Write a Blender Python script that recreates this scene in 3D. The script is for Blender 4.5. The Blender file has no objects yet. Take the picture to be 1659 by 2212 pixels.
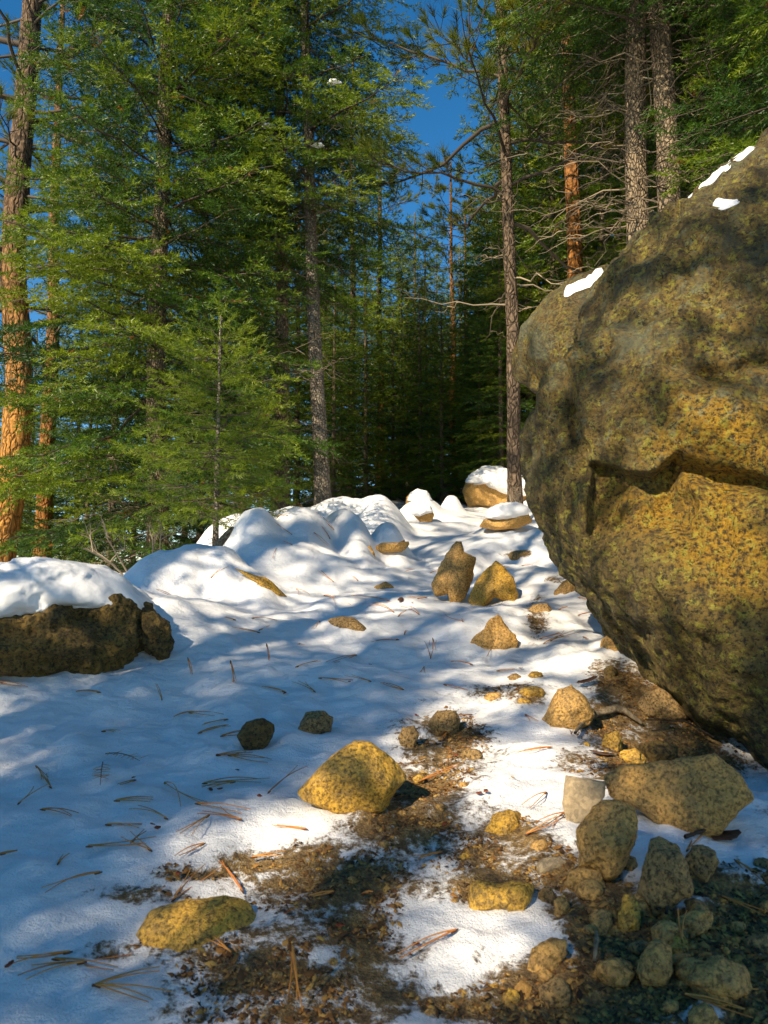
import bpy, math, random
import numpy as np
from mathutils import Vector

S = bpy.context.scene
COL = S.collection
R = math.radians

# ------------------------------------------------------------------ camera
F, CU, CV = 1597.0, 829.5, 1106.0          # focal length and centre in photograph units (1659 x 2212)
PITCH = R(5.0)
CAMZ = 0.85
cam_d = bpy.data.cameras.new('camera')
cam = bpy.data.objects.new('camera', cam_d)
COL.objects.link(cam)
cam.location = (0, 0, CAMZ)
cam.rotation_euler = (R(90) + PITCH, 0, 0)
cam_d.sensor_fit = 'VERTICAL'
cam_d.angle = 2 * math.atan(CV / F)
cam_d.clip_start, cam_d.clip_end = 0.05, 600
S.camera = cam
cam_d.dof.use_dof = True
cam_d.dof.focus_distance = 4.6
cam_d.dof.aperture_fstop = 6.5

# ------------------------------------------------------------------ sky, sun, exposure
SUN = Vector((-0.48, -0.66, 0.57)).normalized()   # towards the sun
world = bpy.data.worlds.new('World')
S.world = world
world.use_nodes = True
wn = world.node_tree
bg = wn.nodes['Background']
sky = wn.nodes.new('ShaderNodeTexSky')
sky.sky_type = 'NISHITA'
sky.sun_disc = False
sky.sun_elevation = math.asin(SUN.z)
sky.sun_rotation = math.atan2(SUN.x, SUN.y) % (2 * math.pi)
sky.altitude = 2600
sky.air_density = 1.0
sky.dust_density = 0.0
sky.ozone_density = 2.0
hs = wn.nodes.new('ShaderNodeHueSaturation')
hs.inputs['Saturation'].default_value = 1.38
wn.links.new(sky.outputs[0], hs.inputs['Color'])
wn.links.new(hs.outputs[0], bg.inputs[0])
bg.inputs[1].default_value = 0.15
sd = bpy.data.lights.new('sun', 'SUN')
sd.energy = 5.0
sd.angle = R(0.53)
sd.color = (1.0, 0.96, 0.90)
sun = bpy.data.objects.new('sun', sd)
COL.objects.link(sun)
sun.rotation_euler = SUN.to_track_quat('Z', 'Y').to_euler()
S.view_settings.view_transform = 'Standard'
S.view_settings.look = 'None'
S.view_settings.gamma = 1.0
S.view_settings.use_curve_mapping = False
S.view_settings.exposure = 0.66
S.view_settings.use_white_balance = True
S.view_settings.white_balance_temperature = 8300
S.view_settings.white_balance_tint = 10
S.render.engine = 'CYCLES'
S.cycles.use_denoising = True
S.cycles.max_bounces = 6
S.cycles.diffuse_bounces = 3
S.cycles.transmission_bounces = 3
S.cycles.sample_clamp_indirect = 6.0

# ------------------------------------------------------------------ geometry helpers
cp, sp = math.cos(PITCH), math.sin(PITCH)
CAM = np.array([0, 0, CAMZ])

def ray(u, v):
    a, b = (u - CU) / F, (CV - v) / F
    return np.array([a, cp - b * sp, sp + b * cp])

def at(u, v, D):
    """photograph position at world distance y = D"""
    r = ray(u, v)
    return CAM + r * (D / r[1])

def proj(P):
    q = P - CAM
    d = q[..., 1] * cp + q[..., 2] * sp
    h = -q[..., 1] * sp + q[..., 2] * cp
    d = np.where(d < 0.05, 0.05, d)
    return CU + F * q[..., 0] / d, CV - F * h / d

def _h(ix, iy, iz, seed):
    n = (ix.astype(np.int64) * 73856093) ^ (iy.astype(np.int64) * 19349663) ^ (iz.astype(np.int64) * 83492791) ^ (seed * 2654435761)
    n &= 0xffffffff
    n = ((n >> 15) ^ n) * 0x2c1b3c6d & 0xffffffff
    n = ((n >> 12) ^ n) * 0x297a2d39 & 0xffffffff
    n = (n >> 15) ^ n
    return (n & 0xffff) / 65535.0 * 2 - 1

def vn(P, seed=0):
    P = np.asarray(P, float)
    if P.shape[-1] == 2:
        P = np.concatenate([P, np.zeros(P.shape[:-1] + (1,))], -1)
    i = np.floor(P).astype(np.int64)
    f = P - i
    f = f * f * f * (f * (f * 6 - 15) + 10)
    x, y, z = i[..., 0], i[..., 1], i[..., 2]
    fx, fy, fz = f[..., 0], f[..., 1], f[..., 2]
    out = 0
    for dx in (0, 1):
        for dy in (0, 1):
            for dz in (0, 1):
                w = (fx if dx else 1 - fx) * (fy if dy else 1 - fy) * (fz if dz else 1 - fz)
                out = out + w * _h(x + dx, y + dy, z + dz, seed)
    return out

def fbm(P, freq, octv, seed=0, gain=0.5):
    P = np.asarray(P, float)
    out, a = 0, 1.0
    for k in range(octv):
        out = out + a * vn(P * freq + 17.3 * k, seed + k)
        freq *= 2.03
        a *= gain
    return out

def ss(a, b, x):
    t = np.clip((x - a) / (b - a), 0, 1)
    return t * t * (3 - 2 * t)

def mesh_of(name, V, Fc, smooth=True, attrs=None):
    V = np.ascontiguousarray(V, dtype=np.float32)
    me = bpy.data.meshes.new(name)
    if isinstance(Fc, np.ndarray):
        Fc = [Fc]
    loops = np.concatenate([f.ravel() for f in Fc]).astype(np.int32)
    tot = np.concatenate([np.full(len(f), f.shape[1], np.int32) for f in Fc])
    me.vertices.add(len(V))
    me.vertices.foreach_set('co', V.ravel())
    me.loops.add(len(loops))
    me.loops.foreach_set('vertex_index', loops)
    me.polygons.add(len(tot))
    st = np.zeros(len(tot), np.int32)
    st[1:] = np.cumsum(tot)[:-1]
    me.polygons.foreach_set('loop_start', st)
    if smooth:
        me.polygons.foreach_set('use_smooth', np.ones(len(tot), bool))
    for k, a in (attrs or {}).items():
        at_ = me.attributes.new(k, 'FLOAT', 'POINT')
        at_.data.foreach_set('value', np.ascontiguousarray(a, dtype=np.float32))
    me.update(calc_edges=True)
    return me

def link(name, me, mat=None, parent=None, loc=(0, 0, 0)):
    o = bpy.data.objects.new(name, me)
    COL.objects.link(o)
    o.location = loc
    if mat is not None and me is not None and not me.materials:
        me.materials.append(mat)
    if parent is not None:
        o.parent = parent
    return o

def tag(o, label=None, cat=None, group=None, kind=None):
    if label: o['label'] = label
    if cat: o['category'] = cat
    if group: o['group'] = group
    if kind: o['kind'] = kind
    return o

def unit(a): return a / (np.linalg.norm(a, axis=-1, keepdims=True) + 1e-9)
_ICO = {}
def ico(level):
    if level in _ICO:
        return _ICO[level]
    if level == 0:
        t = (1 + 5 ** .5) / 2
        V = np.array([(-1, t, 0), (1, t, 0), (-1, -t, 0), (1, -t, 0), (0, -1, t), (0, 1, t), (0, -1, -t), (0, 1, -t), (t, 0, -1), (t, 0, 1), (-t, 0, -1), (-t, 0, 1)], float)
        V /= np.linalg.norm(V, axis=1)[:, None]
        Fc = np.array([(0, 11, 5), (0, 5, 1), (0, 1, 7), (0, 7, 10), (0, 10, 11), (1, 5, 9), (5, 11, 4), (11, 10, 2), (10, 7, 6), (7, 1, 8), (3, 9, 4), (3, 4, 2), (3, 2, 6), (3, 6, 8), (3, 8, 9), (4, 9, 5), (2, 4, 11), (6, 2, 10), (8, 6, 7), (9, 8, 1)])
    else:
        V, Fc = ico(level - 1)
        E = np.concatenate([Fc[:, [0, 1]], Fc[:, [1, 2]], Fc[:, [2, 0]]])
        E.sort(axis=1)
        U, inv = np.unique(E, axis=0, return_inverse=True)
        inv = inv.ravel()
        M = V[U[:, 0]] + V[U[:, 1]]
        M /= np.linalg.norm(M, axis=1)[:, None]
        n, k = len(Fc), len(V)
        ab, bc, ca = inv[:n] + k, inv[n:2 * n] + k, inv[2 * n:] + k
        Fc = np.concatenate([np.stack([Fc[:, 0], ab, ca], 1), np.stack([Fc[:, 1], bc, ab], 1), np.stack([Fc[:, 2], ca, bc], 1), np.stack([ab, bc, ca], 1)])
        V = np.concatenate([V, M])
    _ICO[level] = (V, Fc)
    return V, Fc

class Tubes:
    """collects tapering tubes and gives them as one mesh"""
    def __init__(self): self.V, self.F, self.n, self.T = [], [], 0, []
    def add(self, pts, rad, sides=6, tint=0.0, cap=True):
        pts = np.asarray(pts, float); rad = np.asarray(rad, float)
        m = len(pts)
        tg = np.gradient(pts, axis=0)
        tg /= np.linalg.norm(tg, axis=1)[:, None] + 1e-9
        ref = np.where(np.abs(tg[:, 2:3]) > 0.9, np.array([[1.0, 0, 0]]), np.array([[0, 0, 1.0]]))
        a = np.cross(tg, ref); a /= np.linalg.norm(a, axis=1)[:, None] + 1e-9
        for i in range(1, m):               # keep the ring from flipping
            b = a[i - 1] - tg[i] * np.dot(a[i - 1], tg[i])
            a[i] = b / (np.linalg.norm(b) + 1e-9)
        b = np.cross(tg, a)
        ang = np.arange(sides) * 2 * np.pi / sides
        ring = pts[:, None] + rad[:, None, None] * (np.cos(ang)[None, :, None] * a[:, None] + np.sin(ang)[None, :, None] * b[:, None])
        self.V.append(ring.reshape(-1, 3))
        i = np.arange(m - 1)[:, None] * sides; j = np.arange(sides)[None]; k = (j + 1) % sides
        q = np.stack([i + j, i + k, i + sides + k, i + sides + j], -1).reshape(-1, 4) + self.n
        self.F.append(q); self.n += m * sides; self.T.append(np.full(m * sides, tint))
    def mesh(self, name, smooth=True):
        return mesh_of(name, np.concatenate(self.V), np.concatenate(self.F), smooth, {'tint': np.concatenate(self.T)})

# ------------------------------------------------------------------ materials
def newmat(name):
    m = bpy.data.materials.new(name)
    m.use_nodes = True
    nt = m.node_tree
    b = nt.nodes['Principled BSDF']
    return m, nt, b

class N:
    def __init__(self, nt): self.nt = nt
    def node(self, t, **kw):
        n = self.nt.nodes.new(t)
        for k, v in kw.items(): setattr(n, k, v)
        return n
    def lk(self, a, b): self.nt.links.new(a, b)
    def coord(self, which='Object'):
        return self.node('ShaderNodeTexCoord').outputs[which]
    def mapping(self, src, scale=(1, 1, 1)):
        m = self.node('ShaderNodeMapping'); m.inputs['Scale'].default_value = scale
        self.lk(src, m.inputs['Vector']); return m.outputs[0]
    def noise(self, src, scale, detail=4, rough=0.55, dist=0.0):
        n = self.node('ShaderNodeTexNoise')
        n.inputs['Scale'].default_value = scale; n.inputs['Detail'].default_value = detail
        n.inputs['Roughness'].default_value = rough; n.inputs['Distortion'].default_value = dist
        if src is not None: self.lk(src, n.inputs['Vector'])
        return n.outputs['Fac']
    def voro(self, src, scale, feature='F1', out='Distance', rnd=1.0):
        n = self.node('ShaderNodeTexVoronoi', feature=feature)
        n.inputs['Scale'].default_value = scale; n.inputs['Randomness'].default_value = rnd
        if src is not None: self.lk(src, n.inputs['Vector'])
        return n.outputs[out]
    def ramp(self, src, stops, interp='LINEAR'):
        n = self.node('ShaderNodeValToRGB'); r = n.color_ramp; r.interpolation = interp
        while len(r.elements) < len(stops): r.elements.new(0.5)
        for e, (p, c) in zip(r.elements, stops):
            e.position = p; e.color = (c[0], c[1], c[2], 1) if not isinstance(c, (int, float)) else (c, c, c, 1)
        self.lk(src, n.inputs[0]); return n.outputs[0]
    def mix(self, fac, a, b, mode='MIX'):
        n = self.node('ShaderNodeMix', data_type='RGBA', blend_type=mode)
        for s, v in ((n.inputs[0], fac), (n.inputs[6], a), (n.inputs[7], b)):
            if hasattr(v, 'node'): self.lk(v, s)
            elif isinstance(v, (int, float)): s.default_value = v
            else: s.default_value = (v[0], v[1], v[2], 1)
        return n.outputs[2]
    def math(self, op, a, b=0.0, c=None, clamp=False):
        n = self.node('ShaderNodeMath', operation=op, use_clamp=clamp)
        for s, v in zip(n.inputs, (a, b, c)):
            if v is None: continue
            if hasattr(v, 'node'): self.lk(v, s)
            else: s.default_value = v
        return n.outputs[0]
    def attr(self, name):
        return self.node('ShaderNodeAttribute', attribute_name=name).outputs['Fac']
    def bump(self, h, strength, dist, prev=None):
        n = self.node('ShaderNodeBump')
        n.inputs['Strength'].default_value = strength; n.inputs['Distance'].default_value = dist
        self.lk(h, n.inputs['Height'])
        if prev is not None: self.lk(prev, n.inputs['Normal'])
        return n.outputs[0]

def mat_ground():
    m, nt, b = newmat('snow_and_soil'); g = N(nt)
    co = g.coord()
    d = g.attr('dirt'); w = g.attr('duff')
    n1 = g.noise(co, 9, 6, 0.62); n2 = g.noise(co, 55, 5, 0.65); n3 = g.noise(co, 180, 3, 0.6)
    mixn = g.math('ADD', g.math('MULTIPLY', n1, 0.45), g.math('ADD', g.math('MULTIPLY', n2, 0.40), g.math('MULTIPLY', n3, 0.15)))
    on = g.math('MULTIPLY', d, 8.0, clamp=True)
    fac = g.math('MULTIPLY', on, g.math('MULTIPLY_ADD', g.math('SUBTRACT', g.math('MULTIPLY_ADD', d, 0.36, 0.375), mixn), 13.0, 0.5, clamp=True))
    soil = g.ramp(n2, [(0.28, (0.08, 0.048, 0.022)), (0.44, (0.20, 0.122, 0.050)), (0.55, (0.31, 0.190, 0.068)), (0.70, (0.46, 0.29, 0.095))])
    soil = g.mix(g.ramp(n3, [(0.40, 0.0), (0.62, 0.55)]), soil, (0.035, 0.022, 0.012))
    duff = g.ramp(g.noise(co, 14, 6, 0.7), [(0.35, (0.020, 0.014, 0.009)), (0.55, (0.055, 0.036, 0.020)), (0.72, (0.10, 0.065, 0.032))])
    soil = g.mix(w, soil, duff)
    snow = g.ramp(g.noise(co, 3.0, 4), [(0.3, (0.78, 0.78, 0.77)), (0.7, (0.87, 0.86, 0.84))])
    grime = g.math('MULTIPLY_ADD', d, 1.7, 0.0, clamp=True)
    snow = g.mix(g.math('MULTIPLY', grime, g.ramp(n2, [(0.35, 0.80), (0.65, 0.30)])), snow, (0.40, 0.335, 0.26))
    g.lk(g.mix(fac, snow, soil), b.inputs['Base Color'])
    g.lk(g.math('MULTIPLY_ADD', fac, 0.35, 0.5), b.inputs['Roughness'])
    b.inputs['Specular IOR Level'].default_value = 0.35
    h = g.math('ADD', g.math('MULTIPLY', n2, g.math('MULTIPLY_ADD', fac, 0.9, 0.40)), g.math('MULTIPLY', g.noise(co, 260, 3), g.math('MULTIPLY_ADD', fac, 0.4, 0.32)))
    h = g.math('ADD', h, g.math('MULTIPLY', g.noise(g.mapping(co, (1.0, 1.7, 1.0)), 19, 5, 0.6), 0.8))
    bm = g.bump(h, 0.75, 0.016)
    g.lk(bm, b.inputs['Normal'])
    return m

def mat_snow():
    m, nt, b = newmat('snow'); g = N(nt); co = g.coord()
    g.lk(g.ramp(g.noise(co, 3.0, 4), [(0.3, (0.79, 0.79, 0.78)), (0.7, (0.88, 0.87, 0.85))]), b.inputs['Base Color'])
    b.inputs['Roughness'].default_value = 0.5
    b.inputs['Specular IOR Level'].default_value = 0.35
    h = g.math('ADD', g.math('MULTIPLY', g.noise(co, 40, 4), 0.5), g.math('MULTIPLY', g.noise(co, 300, 2), 0.25))
    g.lk(g.bump(h, 0.5, 0.01), b.inputs['Normal'])
    return m

def mat_granite(name, warm, grey, speck=1.0, scale=1.0, bump=0.012):
    """coarse granite: feldspar, ochre staining and black mica"""
    m, nt, b = newmat(name); g = N(nt); co = g.coord()
    big = g.noise(co, 4.5 * scale, 5, 0.6, 0.4)
    fine = g.noise(co, 125 * scale, 4, 0.75)
    grain = g.voro(co, 150 * scale, 'F1', 'Color')
    gr = g.node('ShaderNodeSeparateColor'); g.lk(grain, gr.inputs[0])
    base = g.mix(g.ramp(big, [(0.36, 0.0), (0.62, 1.0)]), grey, warm)
    base = g.mix(g.ramp(gr.outputs[0], [(0.0, 0.0), (1.0, 0.55)]), base, tuple(min(1, c * 1.9) for c in warm))
    base = g.mix(g.ramp(fine, [(0.40, 0.85 * speck), (0.52, 0.0)]), base, (0.022, 0.016, 0.009))
    g.lk(base, b.inputs['Base Color'])
    b.inputs['Roughness'].default_value = 0.78
    b.inputs['Specular IOR Level'].default_value = 0.3
    h = g.math('ADD', g.math('MULTIPLY', fine, 0.7), g.math('MULTIPLY', g.noise(co, 22 * scale, 4, 0.6), 1.0))
    g.lk(g.bump(h, 0.8, bump), b.inputs['Normal'])
    return m

def mat_boulder():
    m, nt, b = newmat('lichen_granite'); g = N(nt); co = g.coord()
    big = g.noise(co, 2.1, 6, 0.62, 0.6)
    mid = g.noise(co, 9.0, 5, 0.65, 0.3)
    fine = g.noise(co, 70, 5, 0.78)
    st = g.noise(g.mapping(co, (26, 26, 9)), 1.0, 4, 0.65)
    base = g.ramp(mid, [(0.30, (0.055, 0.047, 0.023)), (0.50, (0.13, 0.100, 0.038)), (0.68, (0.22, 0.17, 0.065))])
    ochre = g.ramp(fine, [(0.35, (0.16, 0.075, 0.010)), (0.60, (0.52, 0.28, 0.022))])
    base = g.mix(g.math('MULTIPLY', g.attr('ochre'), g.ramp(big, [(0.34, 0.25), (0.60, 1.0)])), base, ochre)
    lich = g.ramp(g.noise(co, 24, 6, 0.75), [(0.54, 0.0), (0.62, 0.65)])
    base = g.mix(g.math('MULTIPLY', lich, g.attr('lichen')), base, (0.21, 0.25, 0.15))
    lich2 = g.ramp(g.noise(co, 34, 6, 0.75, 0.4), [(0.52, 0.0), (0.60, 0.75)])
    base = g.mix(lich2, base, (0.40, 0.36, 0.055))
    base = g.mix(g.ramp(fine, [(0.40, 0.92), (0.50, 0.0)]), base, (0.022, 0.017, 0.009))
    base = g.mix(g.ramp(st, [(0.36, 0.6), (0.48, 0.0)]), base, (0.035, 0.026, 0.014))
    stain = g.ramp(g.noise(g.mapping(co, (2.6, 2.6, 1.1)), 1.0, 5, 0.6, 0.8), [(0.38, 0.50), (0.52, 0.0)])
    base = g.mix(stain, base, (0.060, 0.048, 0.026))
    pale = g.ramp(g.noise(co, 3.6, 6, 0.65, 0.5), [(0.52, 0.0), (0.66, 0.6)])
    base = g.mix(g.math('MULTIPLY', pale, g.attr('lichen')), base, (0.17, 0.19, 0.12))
    g.lk(base, b.inputs['Base Color'])
    b.inputs['Roughness'].default_value = 0.75
    b.inputs['Specular IOR Level'].default_value = 0.35
    h = g.math('ADD', g.math('MULTIPLY', fine, 1.0), g.math('MULTIPLY', g.voro(co, 45, 'F1'), 0.5))
    h = g.math('ADD', h, g.math('MULTIPLY', st, 0.8))
    h = g.math('ADD', h, g.math('MULTIPLY', g.noise(co, 17, 4, 0.65), 1.2))
    g.lk(g.bump(h, 1.0, 0.026), b.inputs['Normal'])
    return m

def mat_bark(name, light, mid, dark, sc=(9, 9, 2.2), low=None, h0=2.0, h1=6.0):
    """plated bark; low = colour of the old plates below h1 metres"""
    m, nt, b = newmat(name); g = N(nt); co = g.coord()
    wob = g.node('ShaderNodeVectorMath', operation='ADD')
    nz = g.node('ShaderNodeTexNoise'); nz.inputs['Scale'].default_value = 5; g.lk(co, nz.inputs['Vector'])
    sc2 = g.node('ShaderNodeVectorMath', operation='SCALE'); sc2.inputs['Scale'].default_value = 0.16
    g.lk(nz.outputs['Color'], sc2.inputs[0]); g.lk(co, wob.inputs[0]); g.lk(sc2.outputs[0], wob.inputs[1])
    mp = g.mapping(wob.outputs[0], sc)
    edge = g.voro(mp, 1.6, 'DISTANCE_TO_EDGE')
    fine = g.noise(g.mapping(co, (40, 40, 14)), 1.0, 5, 0.7)
    col = g.ramp(fine, [(0.30, dark), (0.48, mid), (0.68, light)])
    if low is not None:
        sep = g.node('ShaderNodeSeparateXYZ'); g.lk(co, sep.inputs[0])
        hh = g.math('ADD', sep.outputs[2], g.math('MULTIPLY_ADD', g.noise(co, 1.5, 4), 3.0, -1.5))
        mr = g.node('ShaderNodeMapRange'); g.lk(hh, mr.inputs[0])
        mr.inputs[1].default_value = h0; mr.inputs[2].default_value = h1
        lowc = g.ramp(fine, [(0.30, tuple(c * 0.45 for c in low)), (0.50, low), (0.70, tuple(min(1, c * 1.6) for c in low))])
        col = g.mix(mr.outputs[0], lowc, col)
    col = g.mix(g.ramp(edge, [(0.01, 0.6), (0.10, 0.0)]), col, tuple(c * 0.28 for c in dark))
    g.lk(col, b.inputs['Base Color'])
    b.inputs['Roughness'].default_value = 0.9
    b.inputs['Specular IOR Level'].default_value = 0.15
    h = g.math('ADD', g.ramp(edge, [(0.0, 0.0), (0.2, 1.0)]), g.math('MULTIPLY', fine, 0.6))
    g.lk(g.bump(h, 0.9, 0.03), b.inputs['Normal'])
    return m

def mat_needles(name, a, bcol, c, trans=0.35):
    m, nt, b = newmat(name); g = N(nt)
    t = g.attr('tint')
    col = g.ramp(t, [(0.0, a), (0.45, bcol), (0.90, c), (0.97, (0.22, 0.085, 0.016))])
    g.lk(col, b.inputs['Base Color'])
    b.inputs['Roughness'].default_value = 0.45
    b.inputs['Specular IOR Level'].default_value = 0.35
    tr = g.node('ShaderNodeBsdfTranslucent')
    g.lk(g.mix(0.6, col, (1.0, 1.0, 0.25), 'MULTIPLY'), tr.inputs[0])
    mx = g.node('ShaderNodeMixShader'); mx.inputs[0].default_value = trans
    g.lk(b.outputs[0], mx.inputs[1]); g.lk(tr.outputs[0], mx.inputs[2])
    g.lk(mx.outputs[0], nt.nodes['Material Output'].inputs[0])
    return m

def mat_plain(name, stops, scale=40, rough=0.8, spec=0.2):
    m, nt, b = newmat(name); g = N(nt); co = g.coord()
    g.lk(g.ramp(g.noise(co, scale, 4, 0.65), stops), b.inputs['Base Color'])
    b.inputs['Roughness'].default_value = rough
    b.inputs['Specular IOR Level'].default_value = spec
    return m

def mat_tint(name, stops, rough=0.7):
    m, nt, b = newmat(name); g = N(nt)
    g.lk(g.ramp(g.attr('tint'), stops), b.inputs['Base Color'])
    b.inputs['Roughness'].default_value = rough
    b.inputs['Specular IOR Level'].default_value = 0.2
    return m

M_GROUND = mat_ground()
M_SNOW = mat_snow()
M_GOLD = mat_granite('ochre_granite', (0.56, 0.290, 0.036), (0.28, 0.185, 0.080), 0.85)
M_TAN = mat_granite('tan_granite', (0.46, 0.250, 0.068), (0.32, 0.200, 0.085), 0.8)
M_GREY = mat_granite('grey_granite', (0.31, 0.180, 0.062), (0.21, 0.145, 0.072), 1.0)
M_DARK = mat_granite('dark_mossy_granite', (0.17, 0.105, 0.025), (0.075, 0.055, 0.030), 1.0, 0.6, 0.04)
M_PALE = mat_granite('pale_slab', (0.27, 0.20, 0.115), (0.22, 0.175, 0.115), 0.25, 0.8, 0.006)
M_GRIT = mat_granite('brown_grit', (0.40, 0.205, 0.050), (0.22, 0.125, 0.045), 0.6, 0.5)
M_BOULDER = mat_boulder()
M_BARK_PINE = mat_bark('ponderosa_bark', (0.25, 0.17, 0.10), (0.13, 0.085, 0.055), (0.05, 0.036, 0.026), (8, 8, 2.4), (0.46, 0.21, 0.055), 2.6, 6.2)
M_BARK_ORANGE = mat_bark('orange_pine_bark', (0.30, 0.17, 0.08), (0.20, 0.10, 0.045), (0.07, 0.04, 0.022), (7, 7, 2.4), (0.32, 0.13, 0.035), 3.0, 7.0)
M_BARK_FIR = mat_bark('fir_bark', (0.40, 0.31, 0.20), (0.25, 0.185, 0.12), (0.09, 0.064, 0.042), (18, 18, 9.0))
M_BARK_GREY = mat_bark('young_fir_bark', (0.40, 0.34, 0.26), (0.27, 0.225, 0.17), (0.12, 0.095, 0.07), (24, 24, 16.0))
M_BARK_DARK = mat_bark('dark_pine_bark', (0.25, 0.175, 0.115), (0.14, 0.098, 0.066), (0.055, 0.040, 0.028), (12, 12, 4.0))
M_TWIG = mat_tint('twig_bark', [(0.0, (0.045, 0.034, 0.024)), (0.5, (0.13, 0.10, 0.07)), (1.0, (0.36, 0.28, 0.18))])
M_FIR = mat_needles('fir_needles', (0.014, 0.050, 0.014), (0.055, 0.125, 0.014), (0.19, 0.25, 0.016))
M_PINE = mat_needles('pine_needles_green', (0.035, 0.075, 0.016), (0.11, 0.15, 0.020), (0.26, 0.24, 0.028))
M_FAR = mat_needles('far_needles', (0.024, 0.075, 0.016), (0.085, 0.17, 0.017), (0.22, 0.27, 0.020))
M_LITTER = mat_tint('forest_litter', [(0.0, (0.028, 0.018, 0.011)), (0.4, (0.10, 0.050, 0.020)), (0.7, (0.28, 0.125, 0.036)), (1.0, (0.46, 0.28, 0.075))])
M_FALLEN = mat_tint('fallen_needles', [(0.0, (0.025, 0.014, 0.009)), (0.4, (0.48, 0.155, 0.040)), (1.0, (0.62, 0.29, 0.075))], 0.5)
M_WOOD = mat_plain('weathered_wood', [(0.35, (0.05, 0.035, 0.024)), (0.5, (0.17, 0.125, 0.075)), (0.7, (0.34, 0.26, 0.16))], 60)
M_DARKWOOD = mat_plain('dark_wood', [(0.35, (0.020, 0.014, 0.010)), (0.6, (0.075, 0.052, 0.034))], 60)
M_LEAF = mat_plain('dry_leaf_brown', [(0.3, (0.05, 0.022, 0.014)), (0.7, (0.12, 0.055, 0.030))], 50)
M_REDCHIP = mat_plain('red_bark_scale', [(0.3, (0.10, 0.022, 0.010)), (0.7, (0.28, 0.065, 0.025))], 70)

# ------------------------------------------------------------------ the ground
def base_plane(x, y):
    yy = np.maximum(y, 0)
    z = 0.172 * np.minimum(y, 10) + 0.125 * np.clip(y - 10, 0, 30) + 0.03 * np.maximum(y - 40, 0)
    fall = np.maximum(0, -x - (0.55 + 0.05 * yy)) * 0.34 * ss(4.6, 7.5, y)
    z = z - np.minimum(fall, 7)
    rise = np.maximum(0, x - (0.75 + 0.10 * yy)) * 0.42 * ss(2.6, 5.0, y)
    return z + np.minimum(rise, 8)

# snow mounds: u, v, distance, half width, half depth (m), twist
MOUNDS = [
    (735, 1068, 7.7, 0.42, 0.60, 0), (815, 1068, 7.6, 0.26, 0.6, 0), (655, 1092, 7.4, 0.4, 0.5, 0),
    (500, 1122, 7.0, 0.35, 0.40, 0), (590, 1104, 7.2, 0.40, 0.40, 0),
    (548, 1116, 5.3, 0.20, 0.42, 0.15), (655, 1104, 5.7, 0.26, 0.50, 0.0), (742, 1099, 6.0, 0.17, 0.55, 0.3), (620, 1190, 5.0, 0.45, 0.35, 0),
    (838, 1130, 5.9, 0.15, 0.28, 0.2), (770, 1165, 5.4, 0.12, 0.35, 0.2),
    (415, 1186, 4.4, 0.16, 0.36, 0.1), (350, 1196, 4.3, 0.22, 0.30, 0), (480, 1200, 4.35, 0.14, 0.32, 0.25),
    (540, 1236, 4.2, 0.12, 0.30, 0.5), (450, 1300, 3.6, 0.25, 0.40, 0.2),
    (300, 1300, 3.4, 0.45, 0.35, 0), (100, 1290, 3.5, 0.6, 0.35, 0), (-200, 1260, 3.6, 0.9, 0.5, 0),
    (1075, 1163, 5.9, 0.30, 0.50, 0), (1180, 1150, 5.8, 0.40, 0.6, 0), (1110, 1118, 7.4, 0.35, 0.4, 0), (1010, 1186, 5.3, 0.14, 0.30, -0.2),
    (1120, 1215, 4.7, 0.26, 0.35, 0), (1210, 1230, 4.4, 0.35, 0.5, 0),
    (1030, 1345, 3.4, 0.17, 0.22, -0.3), (1090, 1330, 3.6, 0.14, 0.22, 0),
    (1210, 1345, 3.5, 0.25, 0.35, 0), (1300, 1400, 3.0, 0.3, 0.35, 0),
    (976, 1072, 10.2, 0.13, 0.2, 0), (905, 1080, 9.6, 0.28, 0.3, 0),
]
_md = []
for (u, v, D, sx, sy, tw) in MOUNDS:
    p = at(u, v, D)
    _md.append((p[0], p[1], p[2], sx, sy, tw))

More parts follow.
